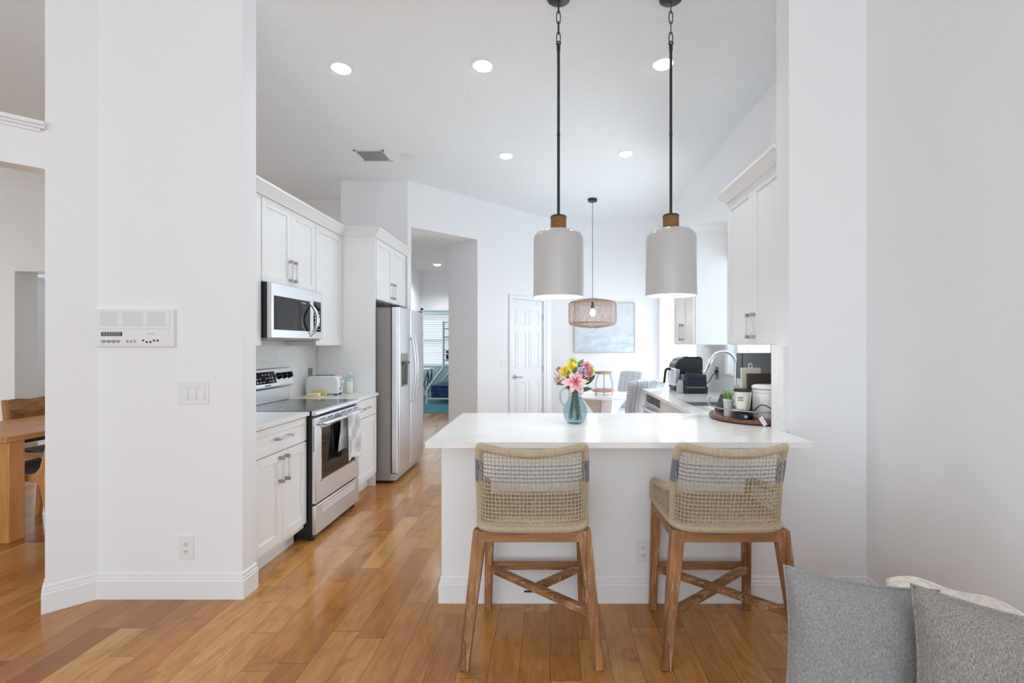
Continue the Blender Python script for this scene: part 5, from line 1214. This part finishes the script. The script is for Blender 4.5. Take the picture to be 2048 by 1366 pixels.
# appliances past the sink
t = thing('air_fryer', 'black air fryer with a long handle at the far end of the sink counter', 'air fryer', (1.39, 4.90, 0.915))
AF = Fr((0, 0, 0), (1, 0, 0), (0, 0, 1), (0, 1, 0))
pl = [(1.255, 0.93), (1.255, 1.15), (1.262, 1.185), (1.30, 1.235), (1.36, 1.26), (1.515, 1.262), (1.535, 1.24), (1.54, 0.95), (1.53, 0.922), (1.27, 0.922)]
MB().prism(pl, 4.765, 5.035, fr=AF).build('body', 'black_plastic', t, bevel=0.03)
MB().prism([(1.258, 1.165), (1.268, 1.195), (1.305, 1.24), (1.36, 1.265), (1.40, 1.2665), (1.36, 1.23), (1.32, 1.185), (1.29, 1.168)], 4.80, 5.0, fr=AF).build('control_top', 'plate_grey', t, bevel=0.004)
b_ = MB().box(1.240, 1.315, 4.762, 5.04, 0.965, 1.15).build('basket', 'steel', t, bevel=0.02)
MB().tube(catmull([(1.25, 4.90, 1.13), (1.215, 4.90, 1.135), (1.195, 4.90, 1.12), (1.185, 4.90, 1.06), (1.178, 4.90, 0.99)], 5), 0.014, 10).build('handle', 'black_plastic', b_)
MB().box(1.26, 1.53, 4.78, 5.02, 0.915, 0.926).build('foot_plate', 'black_plastic', t)
t = thing('juicer', 'dark navy juicer base with its cord, in front of the air fryer', 'juicer', (1.37, 4.62, 0.915))
MB().box(1.29, 1.50, 4.53, 4.70, 0.93, 1.10).build('body', 'navy_plastic', t, bevel=0.018)
MB().box(1.283, 1.507, 4.525, 4.705, 0.915, 0.985).build('lower_body', 'black_plastic', t, bevel=0.008)
mb = MB()
for i in range(12): mb.box(1.305 + i * 0.015, 1.312 + i * 0.015, 4.523, 4.526, 0.97, 0.98)
mb.build('vents', 'grey_plastic', t)
MB().prism([(1.235, 0.915), (1.285, 0.915), (1.285, 1.03), (1.262, 1.045), (1.238, 1.0)], 4.56, 4.66, fr=AF).build('pulp_spout', 'grey_plastic', t, bevel=0.008)
mb = MB()
for i in range(9):
    a = i * 0.7; mb.box(1.395 + 0.06 * math.cos(a) - 0.012, 1.395 + 0.06 * math.cos(a) + 0.012, 4.615 + 0.05 * math.sin(a) - 0.005, 4.615 + 0.05 * math.sin(a) + 0.005, 1.10, 1.118 + 0.012 * (i % 3))
mb.lathe([(0.0, 1.115), (0.07, 1.112), (0.075, 1.098)], (1.395, 4.615, 0), 24)
mb.build('drive_crown', 'black_plastic', t, bevel=0.002)
MB().tube(catmull([(1.50, 4.60, 0.99), (1.54, 4.58, 1.04), (1.60, 4.66, 1.09), (1.655, 4.72, 1.105)], 6), 0.004, 8).build('power_cord', 'black_plastic', t)
MB().box(1.640, 1.660, 4.705, 4.74, 1.10, 1.13).build('plug', 'black_plastic', t, bevel=0.003)

# ---------------------------------------------------------------- breakfast nook
def shrub():
    t = thing('garden_shrub', 'leafy shrub outside the window over the sink', 'shrub', (2.45, 6.3, -0.05))
    MB().tube(catmull([(2.45, 6.3, -0.05), (2.44, 6.31, 0.6), (2.46, 6.29, 1.15)], 5), 0.018, 8).build('trunk', 'bark', t)
    mb = MB()
    for i in range(420):
        d_ = Vector((random.gauss(0, 1), random.gauss(0, 1), random.gauss(0, 1))).normalized(); c_ = Vector((2.46, 6.3, 1.26)) + Vector((d_.x * 0.15, d_.y * 0.15, d_.z * 0.17)) * random.random() ** 0.4
        petal(mb, c_, d_ + Vector((0, 0, random.uniform(-.4, .6))), d_.orthogonal(), random.uniform(.03, .05), .016, 0.1)
    mb.build('leaves', 'shrub_leaf', t)['kind'] = 'stuff'
shrub()
t = thing('breakfast_table', 'round white pedestal table in the breakfast nook under the woven lamp', 'table', (0.70, 6.05, 0))
MB().lathe([(0.0, 0.722), (0.44, 0.722), (0.462, 0.730), (0.465, 0.742), (0.46, 0.75), (0.0, 0.75)], (0.70, 6.05, 0), 64).build('tabletop', 'table_white', t)
mb = MB()
for k_ in range(3):
    a = 0.5 + k_ * 2 * PI / 3; f_ = Fr((0.70, 6.05, 0), (math.cos(a), math.sin(a), 0), (0, 0, 1), (-math.sin(a), math.cos(a), 0))
    mb.prism([(0.0, 0.0), (0.30, 0.0), (0.30, 0.03), (0.13, 0.20), (0.10, 0.36), (0.14, 0.52), (0.28, 0.68), (0.28, 0.722), (0.0, 0.722)], -0.07, 0.07, fr=f_)
mb.build('pedestal', 'pedestal_white', t, bevel=0.01)
t = thing('tiered_tray', 'two-tier round wooden serving tray on the breakfast table', 'tray', (0.685, 6.02, 0.75))
for z, r_, nm in ((0.79, 0.148, 'lower_tray'), (1.015, 0.118, 'upper_tray')):
    MB().lathe([(0.0, 0.0), (r_ - 0.004, 0.0), (r_, 0.006), (r_, 0.026), (r_ - 0.006, 0.03), (0.0, 0.028)], (0.685, 6.02, z), 40).build(nm, 'tier_wood', t)
for a in (0.4, 2.5, 4.6):
    c_, s_ = math.cos(a), math.sin(a)
    MB().tube(catmull([(0.685 + 0.10 * c_, 6.02 + 0.10 * s_, 0.80), (0.685 + 0.125 * c_, 6.02 + 0.125 * s_, 0.86), (0.685 + 0.10 * c_, 6.02 + 0.10 * s_, 0.96), (0.685 + 0.075 * c_, 6.02 + 0.075 * s_, 1.02)], 5), 0.005, 8).build('rod', 'rod_grey', t)
    MB().cyl((0.685 + 0.12 * c_, 6.02 + 0.12 * s_, 0.75), (0.685 + 0.12 * c_, 6.02 + 0.12 * s_, 0.795), 0.006, 8).build('foot', 'rod_grey', t)
MB().tube(catmull([(0.685 - 0.14, 6.0, 0.81), (0.685 - 0.18, 5.99, 0.815), (0.685 - 0.20, 5.99, 0.835), (0.685 - 0.215, 5.99, 0.86)], 5), 0.005, 8).build('handle', 'rod_grey', t)
def parsons(x, y, rot, label):
    t = thing('dining_chair', label, 'chair', (x, y, 0), rot, 'striped chairs in the breakfast nook')
    B = lambda mb, nm, mt, **kw: mb.build(nm, mt, t, world=False, **kw)
    SIDE = Fr((0, 0, 0), (0, 1, 0), (0, 0, 1), (1, 0, 0))   # local y is the way the chair faces
    def bk(u, v):
        xx = (u - 0.5) * 0.44; z = 0.40 + 0.60 * v - 0.02 * (abs(u - 0.5) * 2) ** 4 * v
        return (xx, -0.20 - 0.10 * v * v - 0.02 * math.cos((u - 0.5) * 3), z)
    mb = MB(); mb.grid(bk, 13, 12)
    o_ = B(mb, 'backrest', 'stripe_cloth', solid=0.085, bevel=0.0, smooth=60)
    md = o_.modifiers.new('round', 'BEVEL'); md.width = 0.025; md.segments = 3; md.limit_method = 'ANGLE'
    B(MB().box(-0.22, 0.22, -0.20, 0.27, 0.40, 0.48), 'seat', 'stripe_cloth', bevel=0.02)
    B(MB().box(-0.218, 0.218, -0.22, 0.262, 0.12, 0.40), 'skirt', 'stripe_cloth', bevel=0.01)
    for sx in (-1, 1):
        for sy in (-0.2, 0.24): B(MB().frustum((sx * 0.195, sy, 0.13), (sx * 0.195, sy, 0), (0.04, 0.04), (0.03, 0.03)), 'leg', 'bark')
parsons(0.93, 5.42, 0.42, 'striped blue-grey chair nearer the dishwasher, its back to the camera')
parsons(0.95, 6.66, 2.2, 'striped blue-grey chair on the far side of the breakfast table')
t = thing('wall_art', 'framed pale blue cloudy seascape painting on the back wall behind the woven lamp', 'painting', (0.845, 7.40, 1.26))
MB().box(0.384, 1.306, 7.372, 7.388, 1.27, 2.022).build('canvas', 'seascape', t)
mb = MB(); mb.box(0.374, 0.384, 7.362, 7.398, 1.26, 2.032); mb.box(1.306, 1.316, 7.362, 7.398, 1.26, 2.032); mb.box(0.384, 1.306, 7.362, 7.398, 1.26, 1.27); mb.box(0.384, 1.306, 7.362, 7.398, 2.022, 2.032)
mb.build('frame', 'frame_gold', t, bevel=0.001)

# ---------------------------------------------------------------- dining room
t = thing('dining_table', 'oak dining table with square legs in the room at far left', 'table', (-4.17, 4.15, 0))
MB().box(-4.60, -3.745, 3.27, 5.05, 0.705, 0.745).build('tabletop', 'oak_along', t, bevel=0.004)
MB().box(-4.52, -3.83, 3.37, 4.95, 0.665, 0.705).build('apron', 'black_metal', t)
for x in (-4.53, -3.81):
    for y in (3.35, 4.97): MB().box(x - 0.052, x + 0.052, y - 0.052, y + 0.052, 0, 0.705).build('leg', 'oak', t, bevel=0.006)
def oak_chair(x, y, rot, label):
    t = thing('dining_chair', label, 'chair', (x, y, 0), rot, 'oak chairs at the dining table')
    B = lambda mb, nm, mt, **kw: mb.build(nm, mt, t, world=False, **kw)
    prof = [(-.115, 0), (-.078, 0), (-.03, .22), (.0, .36), (.03, .385), (.10, .392), (.38, .40), (.40, .38), (.415, .2), (.435, 0), (.47, 0), (.455, .22), (.44, .40), (.435, .44), (.10, .437), (.03, .447), (-.005, .49), (-.06, .70), (-.085, .90), (-.118, .90), (-.095, .68), (-.055, .50), (-.042, .42), (-.07, .2)]
    for sy in (-1, 1): B(MB().prism(prof, sy * .20 - .018, sy * .20 + .018, fr=Fr((0, 0, 0), (1, 0, 0), (0, 0, 1), (0, 1, 0))), 'side_frame', 'oak', bevel=0.006)
    mb = MB(); mb.grid(lambda u, v: (-.02 + .45 * u, (v - .5) * .37, .455 - .045 * math.sin(PI * u) ** 0.8 + .01 * u), 12, 6); B(mb, 'seat', 'leather_brown', solid=0.014, smooth=60)
    mb = MB(); mb.grid(lambda u, v: (-.072 - .020 * u - 0.012 * math.sin(PI * v), (v - .5) * .38, .70 + .195 * u + .006 * math.sin(v * 9)), 4, 12); B(mb, 'backrest', 'rustic_board', solid=0.024, smooth=40)
    B(MB().box(.36, .40, -.19, .19, .365, .40), 'front_rail', 'oak', bevel=0.003); B(MB().box(-.03, .01, -.19, .19, .375, .41), 'rear_rail', 'oak', bevel=0.003)
oak_chair(-3.70, 3.655, PI, 'oak chair with leather seat on the near side of the dining table')
oak_chair(-4.66, 4.345, 0.0, 'oak chair with rustic board backrest across the dining table')
t = thing('upholstered_bench', 'pale grey upholstered bench in the room beyond the dining opening', 'bench', (-7.35, 7.9, 0))
MB().box(-7.95, -6.5, 7.55, 8.25, 0.10, 0.45).build('seat', 'bench_grey', t, bevel=0.04)
MB().box(-7.95, -6.5, 8.05, 8.30, 0.45, 0.72).build('backrest', 'bench_grey', t, bevel=0.05)
for x in (-7.88, -6.57):
    for y in (7.62, 8.18): MB().cyl((x, y, 0), (x, y, 0.105), 0.022, 10).build('leg', 'bark', t)

# ---------------------------------------------------------------- bedroom glimpsed down the hall
t = thing('bunk_bed', 'pale metal bunk bed with navy mattresses in the bedroom down the hall', 'bed', (-2.2, 11.4, 0))
for y in (11.05, 12.35):
    fx = [(-2.86, y, 0), (-2.86, y, 0.22), (-2.84, y, 0.36), (-2.62, y, 0.66), (-2.50, y, 0.82), (-2.48, y, 0.92), (-2.48, y, 1.92)]
    MB().tube(catmull(fx, 6), 0.028, 10).build('post', 'bed_metal', t)
    fx = [(2 * -1.78 - p[0], p[1], p[2]) for p in fx]
    MB().tube(catmull(fx, 6), 0.028, 10).build('post', 'bed_metal', t)
for z, x0, x1 in ((0.12, -2.84, -0.72), (1.02, -2.48, -1.08), (1.55, -2.48, -1.08)):
    mb = MB()
    for y in (11.05, 12.35): mb.tube([(x0, y, z), (x1, y, z)], 0.022, 8)
    for x in (x0, x1): mb.tube([(x, 11.05, z), (x, 12.35, z)], 0.018, 8)
    mb.build('side_rail', 'bed_metal', t)
mb = MB()
for z in (1.15, 1.25, 1.75, 1.90): mb.tube([(-2.48, 11.05, z), (-1.08, 11.05, z)], 0.014, 8)
for i in range(8): mb.tube([(-2.30 + i * 0.16, 11.05, 1.02), (-2.30 + i * 0.16, 11.05, 1.25)], 0.008, 6)
mb.build('guard_rail', 'bed_metal', t)
def mattress(name, label, x0, x1, z0, z1):
    def fn(u, v):
        return (x0 + (x1 - x0) * u, 11.09 + 1.22 * v, z1 + 0.025 * math.sin(u * 14 + v * 9) * math.sin(v * 11))
    t = thing(name, label, 'mattress', ((x0 + x1) / 2, 11.7, z0))
    MB().box(x0, x1, 11.08, 12.32, z0, z1 - 0.02).build('pad', 'navy_cloth', t, bevel=0.04)
    mb = MB(); mb.grid(fn, 30, 20); mb.build('blanket', 'navy_cloth', t, solid=0.03, smooth=80)
mattress('mattress', 'navy mattress on the lower bunk', -2.78, -0.80, 0.14, 0.40)
mattress('mattress', 'navy mattress on the upper bunk', -2.44, -1.12, 1.04, 1.20)
t = thing('side_table', 'small black side table with crossed metal legs below the bedroom window', 'table', (-3.35, 12.25, 0))
MB().box(-3.75, -3.05, 12.0, 12.5, 0.74, 0.77).build('tabletop', 'white_plastic', t, bevel=0.004)
mb = MB()
for x in (-3.70, -3.10):
    for y in (12.05, 12.45): mb.tube([(x, y, 0), (x, y, 0.74)], 0.014, 8)
    mb.tube([(x, 12.05, 0.05), (x, 12.45, 0.70)], 0.009, 6); mb.tube([(x, 12.45, 0.05), (x, 12.05, 0.70)], 0.009, 6)
mb.tube([(-3.30, 12.05, 0.05), (-3.10, 12.05, 0.70)], 0.010, 6); mb.tube([(-3.10, 12.05, 0.05), (-3.30, 12.05, 0.70)], 0.010, 6); mb.tube([(-3.30, 12.05, 0.0), (-3.30, 12.05, 0.74)], 0.012, 6)
mb.build('base', 'black_metal', t)

# ---------------------------------------------------------------- sofa corner, cushions and throw
ra = math.radians(-30)
SU = Vector((math.cos(ra), math.sin(ra), 0)); SV = Vector((-math.sin(ra), math.cos(ra), 0))
SF = Fr((0.70, 1.35, 0), SU, SV, (0, 0, 1))
t = thing('sofa', 'light sofa corner at the lower right, mostly hidden under grey cushions', 'sofa', SF.p(0.44, 0, 0), ra)
MB().box(0.0, 0.88, -0.50, 0.30, 0.10, 0.26, fr=SF).build('base', 'sofa_fabric', t, bevel=0.02)
MB().box(0.0, 0.88, -0.50, 0.14, 0.262, 0.372, fr=SF).build('seat_cushion', 'sofa_fabric', t, bevel=0.03)
MB().box(0.06, 0.88, 0.145, 0.30, 0.262, 0.612, fr=SF).build('backrest', 'sofa_fabric', t, bevel=0.04)
for u in (0.06, 0.82):
    for v in (-0.44, 0.24): MB().cyl(SF.p(u, v, 0), SF.p(u, v, 0.105), 0.022, 10).build('leg', 'bark', t)
def pillow(name, label, u, v, z, w_, h, tk, lean, yaw, mt, tilt=0.0):
    dU = SU * math.cos(yaw) + SV * math.sin(yaw); dV = SV * math.cos(yaw) - SU * math.sin(yaw)
    up = Vector((0, 0, math.cos(lean))) + dV * math.sin(lean); nn = Vector((0, 0, math.sin(lean))) - dV * math.cos(lean)
    ux = dU * math.cos(tilt) + up * math.sin(tilt); uy = up * math.cos(tilt) - dU * math.sin(tilt)
    c_ = SF.p(u, v, z)
    def side(sg):
        def fn(a, b):
            x, y = a * 2 - 1, b * 2 - 1
            th = max(0.0, (1 - x ** 4)) ** 0.55 * max(0.0, (1 - y ** 4)) ** 0.55
            pin = 1 - 0.075 * (1 - y * y) ; pin2 = 1 - 0.085 * (1 - x * x)
            wr = 0.004 * math.sin(x * 9 + y * 5) * th
            return c_ + ux * (x * w_ / 2 * pin) + uy * (y * h / 2 * pin2) + nn * (sg * (tk / 2 * th + wr))
        return fn
    t = thing(name, label, 'cushion', c_)
    mb = MB(); mb.grid(side(1), 33, 33); mb.grid(side(-1), 33, 33)
    mb.build('cover', mt, t, smooth=80)
    pp = []
    for a in [i / 24 for i in range(24)]: pp.append(side(1)(a, 0.0))
    for a in [i / 24 for i in range(24)]: pp.append(side(1)(1.0, a))
    for a in [i / 24 for i in range(24)]: pp.append(side(1)(1 - a, 1.0))
    for a in [i / 24 for i in range(24)]: pp.append(side(1)(0.0, 1 - a))
    MB().tube(pp, 0.004, 6, closed=True).build('seam', mt, t)
pillow('cushion', 'grey tweed square cushion at left on the sofa', 0.147, -0.005, 0.565, 0.355, 0.385, 0.12, 0.05, 0.12, 'tweed')
pillow('cushion', 'grey tweed square cushion at right, overlapping the other in front', 0.475, -0.115, 0.585, 0.46, 0.44, 0.13, 0.06, -0.02, 'tweed_warm', -0.02)
def throw(u, v):
    a = (v - 0.5) * 2; uu = 0.24 + 0.62 * u
    zt = 0.642 + 0.022 * math.sin(u * 8.0) + 0.012 * math.sin(u * 19)
    q = max(0.0, abs(a) - 0.35) / 0.65
    vv = 0.222 + (0.105 * math.sin(min(1, abs(a) / 0.5) * PI / 2)) * (1 if a > 0 else -1)
    return SF.p(uu, vv + 0.005 * math.sin(u * 23 + v * 4), zt - 0.03 * min(1, abs(a) / 0.5) ** 3 - 0.25 * q)
mb = MB(); mb.grid(throw, 40, 26)
tag(mb.build('throw_blanket', 'cream_fleece', solid=0.02, smooth=80), 'cream fleece throw draped over the sofa back behind the cushions', 'blanket')
